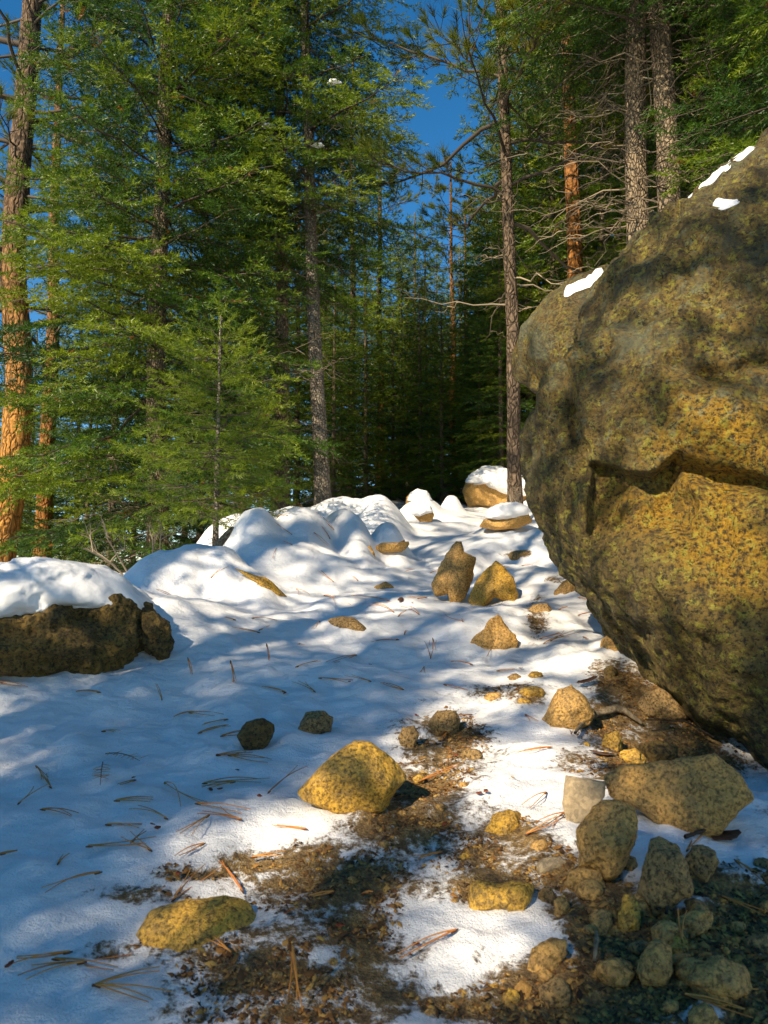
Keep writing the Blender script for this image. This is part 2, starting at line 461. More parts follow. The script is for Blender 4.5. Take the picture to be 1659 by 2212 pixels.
# bare or littered ground, as spots: u, v, half width, half height, amount (negative: snow lies over it)
DIRT = [
 (1440, 1640, 170, 85, .80), (1320, 1560, 80, 60, .62), (1250, 1640, 70, 40, .40),
 (960, 1620, 110, 90, .56), (900, 1780, 180, 90, .58), (740, 1900, 290, 75, .55), (700, 2080, 360, 120, .56), (1080, 1880, 130, 110, .48), (1150, 2150, 160, 80, .72), (1420, 1520, 150, 70, .7), (1500, 2000, 240, 230, .85),
    (965, 1585, 85, 40, .62), (925, 1700, 105, 60, .60), (960, 1650, 70, 50, .55), (880, 1790, 150, 45, .60), (700, 1830, 120, 25, .52), (560, 1865, 110, 28, .66),
    (430, 1888, 110, 24, .60), (330, 1935, 130, 26, .45), (800, 1900, 150, 60, .62), (650, 1950, 120, 45, .50), (780, 2000, 150, 60, .52),
    (540, 2120, 170, 60, .52), (820, 2130, 230, 70, .52), (640, 2190, 300, 45, .50), (300, 2060, 120, 40, .35),
    (1040, 1850, 90, 45, .58), (1010, 1910, 70, 50, .48), (1180, 1880, 90, 60, .55), (1130, 1800, 80, 40, .45), (1000, 2170, 130, 40, .70), (1110, 2150, 90, 50, .75),
    (1340, 1470, 70, 40, .80), (1420, 1530, 90, 50, .80), (1480, 1600, 110, 40, .85), (1380, 1620, 50, 25, .6), (1120, 1500, 80, 25, .42), (1060, 1500, 70, 20, .40), (1160, 1340, 28, 45, .50), (1120, 1196, 35, 9, .55),
    (1300, 2000, 85, 75, .95), (1420, 2080, 190, 140, 1.0), (1600, 1960, 110, 90, 1.0), (1330, 1890, 60, 40, .6), (1250, 2190, 150, 70, .95), (1620, 2160, 130, 90, .9), (1480, 1880, 60, 50, .6), (1210, 1960, 50, 40, .6),
    (960, 2010, 90, 40, -.7), (970, 2090, 85, 60, -.8), (1090, 2010, 90, 50, -.55), (1450, 1785, 110, 55, -1.0), (1600, 1812, 95, 75, -1.0), (1392, 1862, 45, 60, -.9), (1470, 1945, 70, 16, -1.0), (1400, 1870, 30, 70, -.4),
    (640, 1890, 70, 14, -.45), (690, 2060, 60, 20, -.45), (1130, 1700, 90, 40, -.4), (700, 1760, 90, 22, -.5), (1530, 2190, 45, 22, -.9), (1110, 1985, 60, 40, -.4), (960, 1790, 40, 16, .2),
    (1200, 1250, 25, 10, .45), (560, 1262, 20, 8, .3), (1060, 1700, 60, 40, -.35), (1560, 2140, 35, 14, -.7), (1300, 1450, 40, 12, -.3),
]

def terrain(x, y, detail=True):
    x = np.asarray(x, float); y = np.asarray(y, float)
    z0 = base_plane(x, y)
    P2 = np.stack([x, y], -1)
    z0 = z0 + 0.05 * vn(P2 * 1.3, 3) * ss(0.5, 2.0, np.hypot(x, y)) + 0.35 * vn(P2 * 0.22, 9) * ss(9, 16, np.hypot(x, y - 3))
    acc = np.exp(np.zeros_like(z0))            # smooth maximum of the mounds over the slope
    K = 20.0
    for (mx, my, mz, sx, sy, tw) in _md:
        dx, dy = x - mx, y - my
        c, s = math.cos(tw), math.sin(tw)
        a, b = (dx * c + dy * s) / sx, (-dx * s + dy * c) / sy
        q = a * a + b * b
        amp = mz - base_plane(np.array(mx), np.array(my))
        h = (amp + 0.06) * np.exp(-0.5 * q ** 1.3) - 0.06 * (1 + 0.5 * np.minimum(q, 40))
        acc = acc + np.exp(K * np.clip(h, -1, 1.5))
    z = z0 + np.log(acc) / K - 0.0
    z = z - 0.17 * np.exp(-((x - 1.2) / 0.42) ** 2 - ((y - 2.25) / 0.30) ** 2)
    z = z + 0.022 * fbm(P2, 2.2, 3, 29) * ss(3.2, 4.2, y)
    if detail:
        near = 1 - ss(5, 9, np.hypot(x, y))
        u, v = proj(np.stack([x, y, z], -1))
        churn = np.exp(-((u - 970) / 130) ** 2 - ((v - 2070) / 90) ** 2) + 0.6 * np.exp(-((u - 1100) / 150) ** 2 - ((v - 1690) / 110) ** 2) + 0.35 * np.exp(-((u - 1230) / 90) ** 2 - ((v - 1400) / 60) ** 2)
        churn = np.where(y > 0.5, churn, 0)
        z = z + 0.016 * fbm(P2, 4.0, 3, 21)
        z = z + near * (0.0065 * fbm(P2, 18, 4, 33) + churn * (0.018 * fbm(P2, 16, 3, 40) + 0.004 * fbm(P2, 60, 2, 44)))
    return z

def dirt_at(x, y, z):
    u, v = proj(np.stack([x, y, z], -1))
    d = np.zeros_like(x)
    for (a, b, ru, rv, s) in DIRT:
        w = np.exp(-(((u - a) / ru) ** 2 + ((v - b) / rv) ** 2) ** 1.2)
        d = np.where(s > 0, np.maximum(d, s * w), d * (1 - np.minimum(1, -s) * w))
    vis = (y > 0.9) & (y < 9)
    d = np.where(vis, d, 0)
    side = np.maximum(ss(0.4, 1.6, -x - (1.3 + 0.10 * y)) * ss(5.5, 8.0, y), ss(11, 15, y))
    side = np.maximum(side, ss(0.8, 2.0, x - (1.5 + 0.15 * y)) * ss(3.5, 6, y))
    side = side * (0.62 + 0.35 * vn(np.stack([x, y], -1) * 0.5, 61))
    return np.maximum(d, side), np.where(side > d, 1.0, 0.0)

def axis(parts):
    out = []
    for a, b, n in parts: out.append(np.linspace(a, b, n, endpoint=False))
    return np.concatenate(out)
gx = axis([(-120, -30, 12), (-30, -9, 22), (-9, -3.2, 44), (-3.2, -1.5, 50), (-1.5, 1.5, 200), (1.5, 3.5, 40), (3.5, 9, 36), (9, 30, 22), (30, 121, 13)])
gy = axis([(-60, -10, 10), (-10, 0.2, 20), (0.2, 1.0, 14), (1.0, 3.2, 190), (3.2, 6.0, 120), (6.0, 11, 85), (11, 24, 45), (24, 60, 24), (60, 240, 14)])
GX, GY = np.meshgrid(gx, gy)
gz = terrain(GX.ravel(), GY.ravel()).reshape(GX.shape)
gd, gw = dirt_at(GX.ravel(), GY.ravel(), gz.ravel())
gz = gz - 0.010 * ss(0.35, 0.8, gd.reshape(gz.shape)) * (GY < 6)
nx, ny = len(gx), len(gy)
I = (np.arange(ny - 1)[:, None] * nx + np.arange(nx - 1)[None]).ravel()
me = mesh_of('ground', np.stack([GX.ravel(), GY.ravel(), gz.ravel()], 1), np.stack([I, I + 1, I + nx + 1, I + nx], 1), True, {'dirt': gd, 'duff': gw})
tag(link('ground', me, M_GROUND), kind='structure')

_Ds = np.concatenate([np.arange(0.9, 6, 0.01), np.arange(6, 40, 0.05)])
def hit(u, v):
    r = ray(u, v)
    P = CAM[None] + r[None] * (_Ds / r[1])[:, None]
    below = P[:, 2] < terrain(P[:, 0], P[:, 1])
    i = int(np.argmax(below)) if below.any() else len(_Ds) - 1
    return P[i]

# ------------------------------------------------------------------ rocks
def rock_mesh(poly, D=None, depth=0.8, seed=0, level=4, p=2.4, rough=0.05, facets=6, n_tilt=None, sink=0.35, smooth_r=3, centre=None, post=None, lift=0.0, bury=0.0, flat=False, warp=None):
    """a closed rock whose section across the line of sight follows poly; depth = half thickness / half width"""
    poly = np.array(poly, float)
    c = poly.mean(0) if centre is None else np.array(centre, float)
    half = 0.5 * np.ptp(poly[:, 0])
    vmax0 = poly[:, 1].max()
    if bury and not flat:
        vm = 0.5 * (poly[:, 1].min() + vmax0)
        poly[:, 1] = np.where(poly[:, 1] > vm, vm + (poly[:, 1] - vm) * (1 + bury), poly[:, 1])
    if flat:
        D = hit(float(c[0]), float(c[1]))[1]; n_tilt = (0.0, 0.42, -0.90) if flat is True else flat; bury = 0
    if D is None:
        iv = vmax0
        Dg = hit(float(poly[poly[:, 1] > iv - 0.25 * (iv - poly[:, 1].min())][:, 0].mean()), float(iv))[1]
        D = Dg + depth * half / F * Dg * sink
    C = at(c[0], c[1], D)
    n = C - CAM; n /= np.linalg.norm(n)
    if n_tilt is not None: n = np.array(n_tilt, float); n /= np.linalg.norm(n)
    Rv = np.cross(n, [0, 0, 1.0]); Rv /= np.linalg.norm(Rv)
    Uv = np.cross(Rv, n)
    closed = np.concatenate([poly, poly[:1]])
    dense = np.concatenate([closed[i] + (closed[i + 1] - closed[i]) * np.linspace(0, 1, 12, endpoint=False)[:, None] for i in range(len(poly))])
    ab = []
    for (u, v) in dense:
        r = ray(u, v)
        t = np.dot(C - CAM, n) / np.dot(r, n)
        q = CAM + r * t - C
        ab.append((np.dot(q, Rv), np.dot(q, Uv)))
    ab = np.array(ab)
    th = np.arctan2(ab[:, 1], ab[:, 0]); rr = np.hypot(ab[:, 0], ab[:, 1])
    o = np.argsort(th)
    grid = np.linspace(-np.pi, np.pi, 361)
    rg = np.interp(grid, th[o], rr[o], period=2 * np.pi)
    for _ in range(smooth_r):
        rg[:-1] = (np.roll(rg[:-1], 1) + rg[:-1] * 2 + np.roll(rg[:-1], -1)) / 4; rg[-1] = rg[0]
    V, Fc = ico(level)
    d = V.copy()
    if warp is not None: d = unit(d + np.array(warp))
    rho = np.hypot(d[:, 0], d[:, 1]); s = 1 / (rho ** p + np.abs(d[:, 2]) ** p) ** (1 / p)
    d = d * s[:, None]
    rad = np.interp(np.arctan2(d[:, 1], d[:, 0]), grid, rg)
    rm = rg.mean()
    hd = depth * (half / F * D)
    # smooth the centre, where every direction meets
    mixc = np.clip(np.hypot(d[:, 0], d[:, 1]) * 1.3, 0, 1)
    rad = rad * mixc + rm * (1 - mixc)
    L = np.stack([d[:, 0] * rad, d[:, 1] * rad, d[:, 2] * hd], 1)
    rng = np.random.default_rng(seed)
    for _ in range(facets):
        mvec = rng.normal(size=3); mvec[2] = abs(mvec[2]) + 0.55; mvec /= np.linalg.norm(mvec)
        sup = (L @ mvec).max()
        off = sup * rng.uniform(0.76, 0.94)
        ex = np.maximum(0, L @ mvec - off)
        L = L - mvec[None] * (ex * 0.85)[:, None]
    sz = max(min(rm, hd), 1e-3)
    off = seed * 7.31
    nrm = L / (np.linalg.norm(L, axis=1)[:, None] + 1e-9)
    disp = fbm(L + off, 1.1 / sz, 2, seed) * 0.9 + fbm(L + off, 3.2 / sz, 3, seed + 5) * 0.5 + np.abs(fbm(L + off, 7.0 / sz, 2, seed + 9)) * -0.30
    L = L + nrm * (disp * rough * sz)[:, None]
    W = C[None] + L[:, :1] * Rv + L[:, 1:2] * Uv - L[:, 2:3] * n
    W[:, 2] += lift
    if post is not None: W = post(W)
    # outward faces
    a, b, c3 = W[Fc[:64, 0]], W[Fc[:64, 1]], W[Fc[:64, 2]]
    if (np.cross(b - a, c3 - a) * ((a + b + c3) / 3 - C)).sum() < 0: Fc = Fc[:, ::-1].copy()
    return W, Fc, C

def rock(poly, label, mat, name='rock', cat='rock', group=None, attrs=None, parent=None, **kw):
    W, Fc, C = rock_mesh(poly, **kw)
    base = np.array([C[0], C[1], W[:, 2].min()]) if parent is None else np.array(parent.location)
    me = mesh_of(name, W - base, Fc, True, attrs(W) if attrs else None)
    o = link(name, me, mat, parent, base if parent is None else (0, 0, 0))
    if parent is None: tag(o, label, cat, group)
    return o

def ell(u0, v0, u1, v1, k=10, seed=0, jit=0.12):
    rng = np.random.default_rng(seed + 900)
    cu, cv, a, b = (u0 + u1) / 2, (v0 + v1) / 2, (u1 - u0) / 2, (v1 - v0) / 2
    return [(cu + a * math.cos(t) * (1 + rng.uniform(-jit, jit)), cv + b * math.sin(t) * (1 + rng.uniform(-jit, jit))) for t in np.linspace(0, 2 * math.pi, k, endpoint=False)]

# --- the great boulder leaning over the trail
BOULDER = [(1671, 330), (1622, 393), (1569, 436), (1515, 471), (1477, 516), (1451, 557), (1410, 572), (1369, 588), (1317, 638), (1255, 700), (1229, 769), (1220, 840), (1189, 887), (1160, 932), (1143, 999), (1142, 1058), (1156, 1117), (1183, 1167), (1217, 1218), (1247, 1262), (1274, 1305), (1315, 1351), (1361, 1407), (1413, 1466), (1449, 1523), (1497, 1576), (1549, 1607), (1600, 1639), (1647, 1673), (1761, 1775), (2000, 1850), (2350, 1600), (2550, 1100), (2450, 500), (2100, 60), (1850, 120)]
def boulder_post(W):
    u, v = proj(W)
    C0 = np.array([1.9, 3.2, 1.2])
    front = ss(-0.15, 0.35, (C0[1] - W[:, 1]) + 0.35 * (W[:, 2] - 1.2) + 0.6 * (C0[0] - W[:, 0]) * 0.3 + 0.25)
    uu = u + 22 * fbm(W, 4.0, 3, 71); vv = v + 22 * fbm(W, 4.0, 3, 81)
    inward = np.array([0.35, 0.90, 0.12]); inward /= np.linalg.norm(inward)
    d = np.zeros(len(W))
    # undercut hollow below the lip, with the block standing in it
    lip = 965 + 0.10 * (uu - 1270) + 38 * np.sin((uu - 1270) / 70.0)
    hollow = ss(1262, 1290, uu) * (1 - ss(1440, 1490, uu)) * ss(lip - 8, lip + 14, vv) * (1 - ss(1110, 1215, vv + 0.12 * (uu - 1300)))
    d += 0.13 * hollow
    d -= 0.05 * np.exp(-((uu - 1370) / 42) ** 2 - ((vv - 1115) / 60) ** 2) * hollow
    # crevice to the right of it
    cr = 1030 + 0.06 * (uu - 1490) + 14 * np.sin((uu - 1490) / 55)
    d += 0.10 * ss(1470, 1500, uu) * np.exp(-((vv - cr) / 20) ** 2)
    d += 0.07 * np.exp(-((uu - 1477) / 16) ** 2) * ss(1000, 1040, vv) * (1 - ss(1150, 1190, vv))
    d += 0.05 * ss(1420, 1500, uu) * np.exp(-((vv - 790 - 10 * np.sin(uu / 40)) / 18) ** 2)
    # seam between the left flank and the main mass
    sx = np.interp(vv, [560, 700, 820, 900, 1000, 1090, 1200], [1350, 1262, 1222, 1232, 1262, 1280, 1330])
    d += 0.045 * np.exp(-((uu - sx) / 13) ** 2) * ss(560, 700, vv) * (1 - ss(950, 1010, vv))
    d += 0.05 * (1 - ss(-14, 26, uu - sx)) * ss(560, 640, vv) * (1 - ss(1000, 1150, vv))
    # swelling brow
    d -= 0.07 * np.exp(-((uu - 1420) / 160) ** 2 - ((vv - 860) / 110) ** 2)
    d -= 0.05 * np.exp(-((uu - 1600) / 90) ** 2 - ((vv - 930) / 70) ** 2)
    W = W + inward[None] * (d * front)[:, None]
    ctr = np.array([2.0, 3.3, 1.2])
    nr = W - ctr; nr /= np.linalg.norm(nr, axis=1)[:, None]
    streak = W.copy(); streak[:, 2] *= 0.45
    rel = 0.030 * fbm(W, 3.0, 3, 91) + 0.022 * fbm(streak, 12, 3, 97) - 0.016 * np.abs(fbm(W, 9, 2, 95)) + 0.009 * fbm(W, 38, 2, 99)
    return W + nr * rel[:, None]
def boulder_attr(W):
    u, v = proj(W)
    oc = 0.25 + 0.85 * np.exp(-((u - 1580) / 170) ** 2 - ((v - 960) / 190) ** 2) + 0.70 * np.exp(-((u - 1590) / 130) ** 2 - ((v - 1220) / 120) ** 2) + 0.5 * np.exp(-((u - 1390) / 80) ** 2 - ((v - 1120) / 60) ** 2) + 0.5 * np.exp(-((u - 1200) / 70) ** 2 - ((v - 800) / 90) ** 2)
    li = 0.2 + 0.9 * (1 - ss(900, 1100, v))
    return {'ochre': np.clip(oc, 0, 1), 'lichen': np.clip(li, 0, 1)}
btilt = np.array([0.28, 0.86, -0.33])
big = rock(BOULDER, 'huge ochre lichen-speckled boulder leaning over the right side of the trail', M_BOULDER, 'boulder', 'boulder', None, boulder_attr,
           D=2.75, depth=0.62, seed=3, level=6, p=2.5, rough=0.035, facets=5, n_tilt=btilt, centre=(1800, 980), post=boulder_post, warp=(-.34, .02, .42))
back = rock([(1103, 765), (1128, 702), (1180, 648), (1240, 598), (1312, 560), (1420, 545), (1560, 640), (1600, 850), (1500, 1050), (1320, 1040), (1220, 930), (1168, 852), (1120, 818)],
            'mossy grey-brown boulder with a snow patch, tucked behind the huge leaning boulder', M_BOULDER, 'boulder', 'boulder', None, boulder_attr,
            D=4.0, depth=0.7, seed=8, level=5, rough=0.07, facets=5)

def rock_parts(parent, polys, mat, name, **kw):
    for i, pl in enumerate(polys):
        rock(pl, None, mat, name, parent=parent, **kw)

# ------------------------------------------------------------------ STAGE2
# ------------------------------------------------------------------ trees

def needle_mesh(name, P, Dv, Ln, tint, rng, k=11, nl=0.026, w=0.0055, spread=(0.5, 1.0), tip=0.2, blunt=False):
    """sprigs: needles set all round a twig from P along Dv (length Ln); one mesh"""
    n = len(P)
    t = (np.arange(k)[None] + rng.uniform(0, 1, (n, k))) / k
    az = np.arange(k)[None] * 2.4 + rng.uniform(0, 6.28, (n, 1)) + rng.uniform(-.5, .5, (n, k))
    th = rng.uniform(spread[0], spread[1], (n, k)) * (1 - tip * t)
    ref = unit(rng.normal(size=(n, 3)))
    a = unit(np.cross(Dv, ref)); b = np.cross(Dv, a)
    rad = np.cos(az)[..., None] * a[:, None] + np.sin(az)[..., None] * b[:, None]
    nd = np.cos(th)[..., None] * Dv[:, None] + np.sin(th)[..., None] * rad
    base = P[:, None] + Dv[:, None] * (t * Ln[:, None])[..., None]
    ln = (nl * rng.uniform(0.75, 1.2, (n, k)))[..., None]
    side = unit(np.cross(nd, unit(rng.normal(size=(n, k, 3)))))
    if not blunt:
        V = np.stack([base - side * w * .5, base + side * w * .5, base + nd * ln], 2).reshape(-1, 3)
        Fc = np.arange(n * k * 3).reshape(-1, 3)
        T = np.repeat(tint, k * 3)
    else:
        V = np.stack([base - side * w * .3, base + side * w * .3, base + nd * ln * .6 + side * w * .5, base + nd * ln, base + nd * ln * .6 - side * w * .5], 2).reshape(-1, 3)
        Fc = np.arange(n * k * 5).reshape(-1, 5)
        T = np.repeat(tint, k * 5)
    return mesh_of(name, V, Fc, False, {'tint': np.clip(T + 0, 0, 1)})

def rot_about(v, axis_, ang):
    c, s = math.cos(ang), math.sin(ang)
    return v * c + np.cross(axis_, v) * s + axis_ * np.dot(axis_, v) * (1 - c)

def trunk_mesh(name, H, r0, seed, lean=(0, 0), wob=0.06, sides=18, flare=0.35, bump=0.06, rtop=0.25, step=0.16):
    m = int(H / step) + 2
    h = np.linspace(-0.5, H, m)
    q = np.stack([h, h * 0 + seed * 3.1, h * 0], -1)
    X = lean[0] * np.maximum(h, 0) + wob * vn(q * 0.35, seed)
    Y = lean[1] * np.maximum(h, 0) + wob * vn(q * 0.35, seed + 1)
    rad = r0 * (1 - (1 - rtop) * np.clip(h / H, 0, 1)) + r0 * flare * np.exp(-np.maximum(h, 0) / 0.22)
    tb = Tubes(); tb.add(np.stack([X, Y, h], 1), rad, sides)
    V = tb.V[0]
    ax_ = np.repeat(np.stack([X, Y, h], 1), sides, 0)
    out = unit(V - ax_)
    V = V + out * (np.repeat(rad, sides) * bump * (fbm(V * np.array([1, 1, .35]), 11, 3, seed + 7)))[:, None]
    tb.V[0] = V
    return tb.mesh(name), lambda hh: np.array([np.interp(hh, h, X), np.interp(hh, h, Y), hh]), lambda hh: float(np.interp(hh, h, rad))

def fir_parts(seed, H=12.0, zb=1.0, Rmax=1.8, nb=120, r0=0.12, zdead=0.0, ndead=20, spr=0.05, size=1.0, k=11, nl=0.026, w=0.0055, dense=1.0, prof=0.75, lean=(0, 0), tri=0.07, droop=0.35, up=0.25, trunk_kw=None, tintb=0.0, blunt=False, azc=None):
    """trunk, bough, crown meshes for a fir; zb = height of the lowest green bough"""
    rng = np.random.default_rng(seed)
    tm, tp, tr = trunk_mesh('trunk', H, r0, seed, lean, **(trunk_kw or {}))
    tb = Tubes()
    P, Dv, Ln, Tn = [], [], [], []
    for i in range(nb):
        f = (i + rng.uniform(0, 1)) / nb
        f = f ** 0.9
        h = zb + (H - 0.15 - zb) * f
        az = i * 2.39996 + rng.uniform(-.35, .35) if azc is None else azc + rng.uniform(-2.0, 2.0)
        L = Rmax * ((1 - f) ** prof) * rng.uniform(0.65, 1.12) * (0.72 + 0.28 * min(1, f * 8)) + 0.12
        el = -0.20 + 0.75 * f + rng.uniform(-.14, .14)
        hd = np.array([math.cos(az), math.sin(az), 0])
        t = np.linspace(0, 1, 9)
        bend = rng.uniform(-.12, .12)
        sidev = np.array([-hd[1], hd[0], 0])
        pts = tp(h)[None] + hd[None] * (L * t)[:, None] + sidev[None] * (L * bend * t * t)[:, None]
        pts[:, 2] += L * (math.tan(el) * t - droop * t ** 2 + up * t ** 3)
        pts += 0.015 * L * rng.normal(size=pts.shape) * t[:, None]
        br = max(0.004, 0.011 * L)
        tb.add(pts, br * (1 - 0.85 * t), 4, rng.uniform(0.0, 0.45))
        tcol = np.clip(rng.normal(0.42 + tintb, 0.21), 0.02, 0.85)
        ns = max(3, int(L / tri))
        for j in range(ns):
            s = 0.10 + 0.90 * (j + rng.uniform(0, 1)) / ns
            q = np.array([np.interp(s, t, pts[:, c]) for c in range(3)])
            i0 = min(7, int(s * 8)); tg = unit(pts[i0 + 1] - pts[i0])
            sgn = 1 if (j % 2) else -1
            nrm = unit(np.cross(tg, np.cross(np.array([0, 0, 1.0]), tg)))
            d0 = rot_about(tg, nrm, sgn * rng.uniform(0.75, 1.15))
            d0 = unit(d0 + np.array([0, 0, rng.uniform(-.30, .18)]))
            ls = (0.55 * L * (1 - s) ** 0.8 * min(1, s * 3.2) + 0.12) * rng.uniform(0.6, 1.15) * dense
            e = q + d0 * ls + np.array([0, 0, -0.10 * ls])
            if ls > 0.16:
                tb.add(np.stack([q, (q + e) / 2 + np.array([0, 0, .02 * ls]), e]), [0.004, 0.003, 0.0015], 3, rng.uniform(0.1, 0.5))
            m_ = max(2, int(ls / (spr * size)))
            ts = (np.arange(m_) + rng.uniform(0, 1, m_)) / m_
            pp = q[None] + (e - q)[None] * ts[:, None]
            sg = np.where(np.arange(m_) % 2 == 0, 1, -1) * rng.uniform(0.35, 0.95, m_)
            sv = np.cross(nrm, d0)
            dd = unit(d0[None] * np.cos(sg)[:, None] + sv[None] * np.sin(sg)[:, None] + rng.normal(0, .22, (m_, 3)))
            ll = size * rng.uniform(0.07, 0.13, m_) * (1.15 - 0.3 * ts)
            P.append(pp); Dv.append(dd); Ln.append(ll)
            fresh = (0.20 * (s > 0.72) + 0.12 * (ts > 0.7))
            Tn.append(np.clip(tcol + fresh + rng.normal(0, .07, m_), 0, 0.9))
            P.append(e[None]); Dv.append(d0[None]); Ln.append(np.array([0.08 * size])); Tn.append(np.array([min(0.9, tcol + .25)]))
    P, Dv, Ln, Tn = np.concatenate(P), np.concatenate(Dv), np.concatenate(Ln), np.concatenate(Tn)
    dead = rng.uniform(size=len(P)) < 0.006
    Tn = np.where(dead, 0.99, Tn)
    crown = needle_mesh('crown', P, Dv, Ln, Tn, rng, k, nl * size, w * size, blunt=blunt)
    dm = Tubes()
    for i in range(ndead):                       # bare grey lower twigs
        h = zdead + (zb + 0.8 - zdead) * rng.uniform()
        dead_branch(dm, rng, tp(h), rng.uniform(0, 6.283), rng.uniform(0.4, 1.0) * min(1.3, Rmax * .6), tr(h) * .10)
    return dict(trunk=tm, bough=tb.mesh('bough'), crown=crown, dead=dm.mesh('twig') if ndead else None, tp=tp, tr=tr, nspr=len(P))

def dead_branch(tb, rng, p, az, L, r, depth=0, el=None, sides=4):
    hd = np.array([math.cos(az), math.sin(az), 0])
    t = np.linspace(0, 1, 7)
    e = rng.uniform(-.25, .35) if el is None else el
    pts = p[None] + hd[None] * (L * t)[:, None]
    pts[:, 2] += L * (e * t - rng.uniform(0.1, 0.45) * t ** 2 + rng.uniform(0, .3) * t ** 3)
    pts[1:] += 0.035 * L * rng.normal(size=(6, 3))
    r = max(r, 0.0035)
    tb.add(pts, r * (1 - 0.8 * t), sides if depth == 0 else 3, rng.uniform(0.35, 0.95))
    if depth < 2:
        for _ in range(rng.integers(3, 7) if depth == 0 else rng.integers(0, 3)):
            s = rng.uniform(0.25, 0.95)
            q = np.array([np.interp(s, t, pts[:, c]) for c in range(3)])
            dead_branch(tb, rng, q, az + rng.choice([-1, 1]) * rng.uniform(0.4, 1.1), L * rng.uniform(0.2, 0.5), r * .55, depth + 1)

def pine_parts(seed, H=13.0, zb=3.0, Rmax=2.6, nb=34, r0=0.18, k=44, nl=0.15, w=0.005, trunk_kw=None, tips=9, lean=(0, 0), azs=None, tintb=0.0, ndead=10, zdead=1.5):
    rng = np.random.default_rng(seed)
    tm, tp, tr = trunk_mesh('trunk', H, r0, seed, lean, **(trunk_kw or {}))
    tb = Tubes(); P, Dv, Ln, Tn = [], [], [], []
    for i in range(nb):
        f = (i + rng.uniform(0, 1)) / nb
        h = zb + (H - zb - .1) * f
        az = i * 2.39996 + rng.uniform(-.5, .5) if azs is None else azs[i % len(azs)] + rng.uniform(-.5, .5)
        L = Rmax * (1 - f) ** 0.55 * rng.uniform(0.55, 1.1) + .25
        t = np.linspace(0, 1, 9)
        hd = np.array([math.cos(az), math.sin(az), 0])
        el = rng.uniform(-.15, .35) + .5 * f
        pts = tp(h)[None] + hd[None] * (L * t)[:, None]
        pts[:, 2] += L * (el * t - .45 * t ** 2 + .38 * t ** 3)
        pts[1:] += 0.030 * L * np.cumsum(rng.normal(size=(8, 3)), 0) * .6
        r = max(.008, .013 * L)
        tb.add(pts, r * (1 - .75 * t), 5, rng.uniform(0, .4))
        tcol = np.clip(rng.normal(.45 + tintb, .16), .05, .9)
        for j in range(tips):
            s = 1.0 if j == 0 else rng.uniform(.35, 1.0)
            q = np.array([np.interp(s, t, pts[:, c]) for c in range(3)])
            a2 = az + rng.uniform(-1.2, 1.2)
            l2 = rng.uniform(.15, .55) * min(1, L * .6)
            d2 = unit(np.array([math.cos(a2), math.sin(a2), rng.uniform(-.2, .7)]))
            mid = q + d2 * l2 * .5 + np.array([0, 0, -.08 * l2])
            e = q + d2 * l2 + np.array([0, 0, .14 * l2])
            d3 = unit(e - mid)
            tb.add(np.stack([q, mid, e]), [.007, .0055, .005], 4, rng.uniform(.0, .4))
            P.append(e - d3 * .06); Dv.append(d3); Ln.append(.10); Tn.append(np.clip(tcol + rng.normal(0, .1), 0, .93))
            if rng.uniform() < .5:
                d4 = unit(d3 + rng.normal(0, .5, 3)); e2 = mid + d4 * l2 * .5
                tb.add(np.stack([mid, (mid + e2) / 2, e2]), [.005, .0045, .004], 3, .2)
                P.append(e2 - d4 * .05); Dv.append(d4); Ln.append(.09); Tn.append(np.clip(tcol + rng.normal(0, .1), 0, .93))
    P, Dv, Ln, Tn = np.array(P), np.array(Dv), np.array(Ln), np.array(Tn)
    crown = needle_mesh('crown', P, Dv, Ln, Tn, rng, k, nl, w, spread=(.35, 1.25), tip=.55)
    dm = Tubes()
    for i in range(ndead):
        h = zdead + (zb + .5 - zdead) * rng.uniform()
        dead_branch(dm, rng, tp(h), rng.uniform(0, 6.283), rng.uniform(.5, 1.5), .012)
    return dict(trunk=tm, bough=tb.mesh('bough'), crown=crown, dead=dm.mesh('twig') if ndead else None, tp=tp, tr=tr, nspr=len(P))

def plant(parts, loc, bark, needles, label, name='fir_tree', cat='tree', group=None, rz=0.0, s=1.0):
    r = bpy.data.objects.new(name, None); COL.objects.link(r)
    r.empty_display_size = .3
    r.location = loc; r.rotation_euler = (0, 0, rz); r.scale = (s, s, s)
    tag(r, label, cat, group)
    link('trunk', parts['trunk'], bark, r)
    b = link('boughs', parts['bough'], M_TWIG, r); b['kind'] = 'stuff'
    c = link('crown', parts['crown'], needles, r); c['kind'] = 'stuff'
    if parts.get('dead'):
        d = link('dead_twigs', parts['dead'], M_TWIG, r); d['kind'] = 'stuff'
    return r

def ground_at(x, y): return float(terrain(np.array([x]), np.array([y]), False)[0])
def spot(u, D, sink=0.05):
    x = (u - CU) / F * D
    return np.array([x, D, ground_at(x, D) - sink])

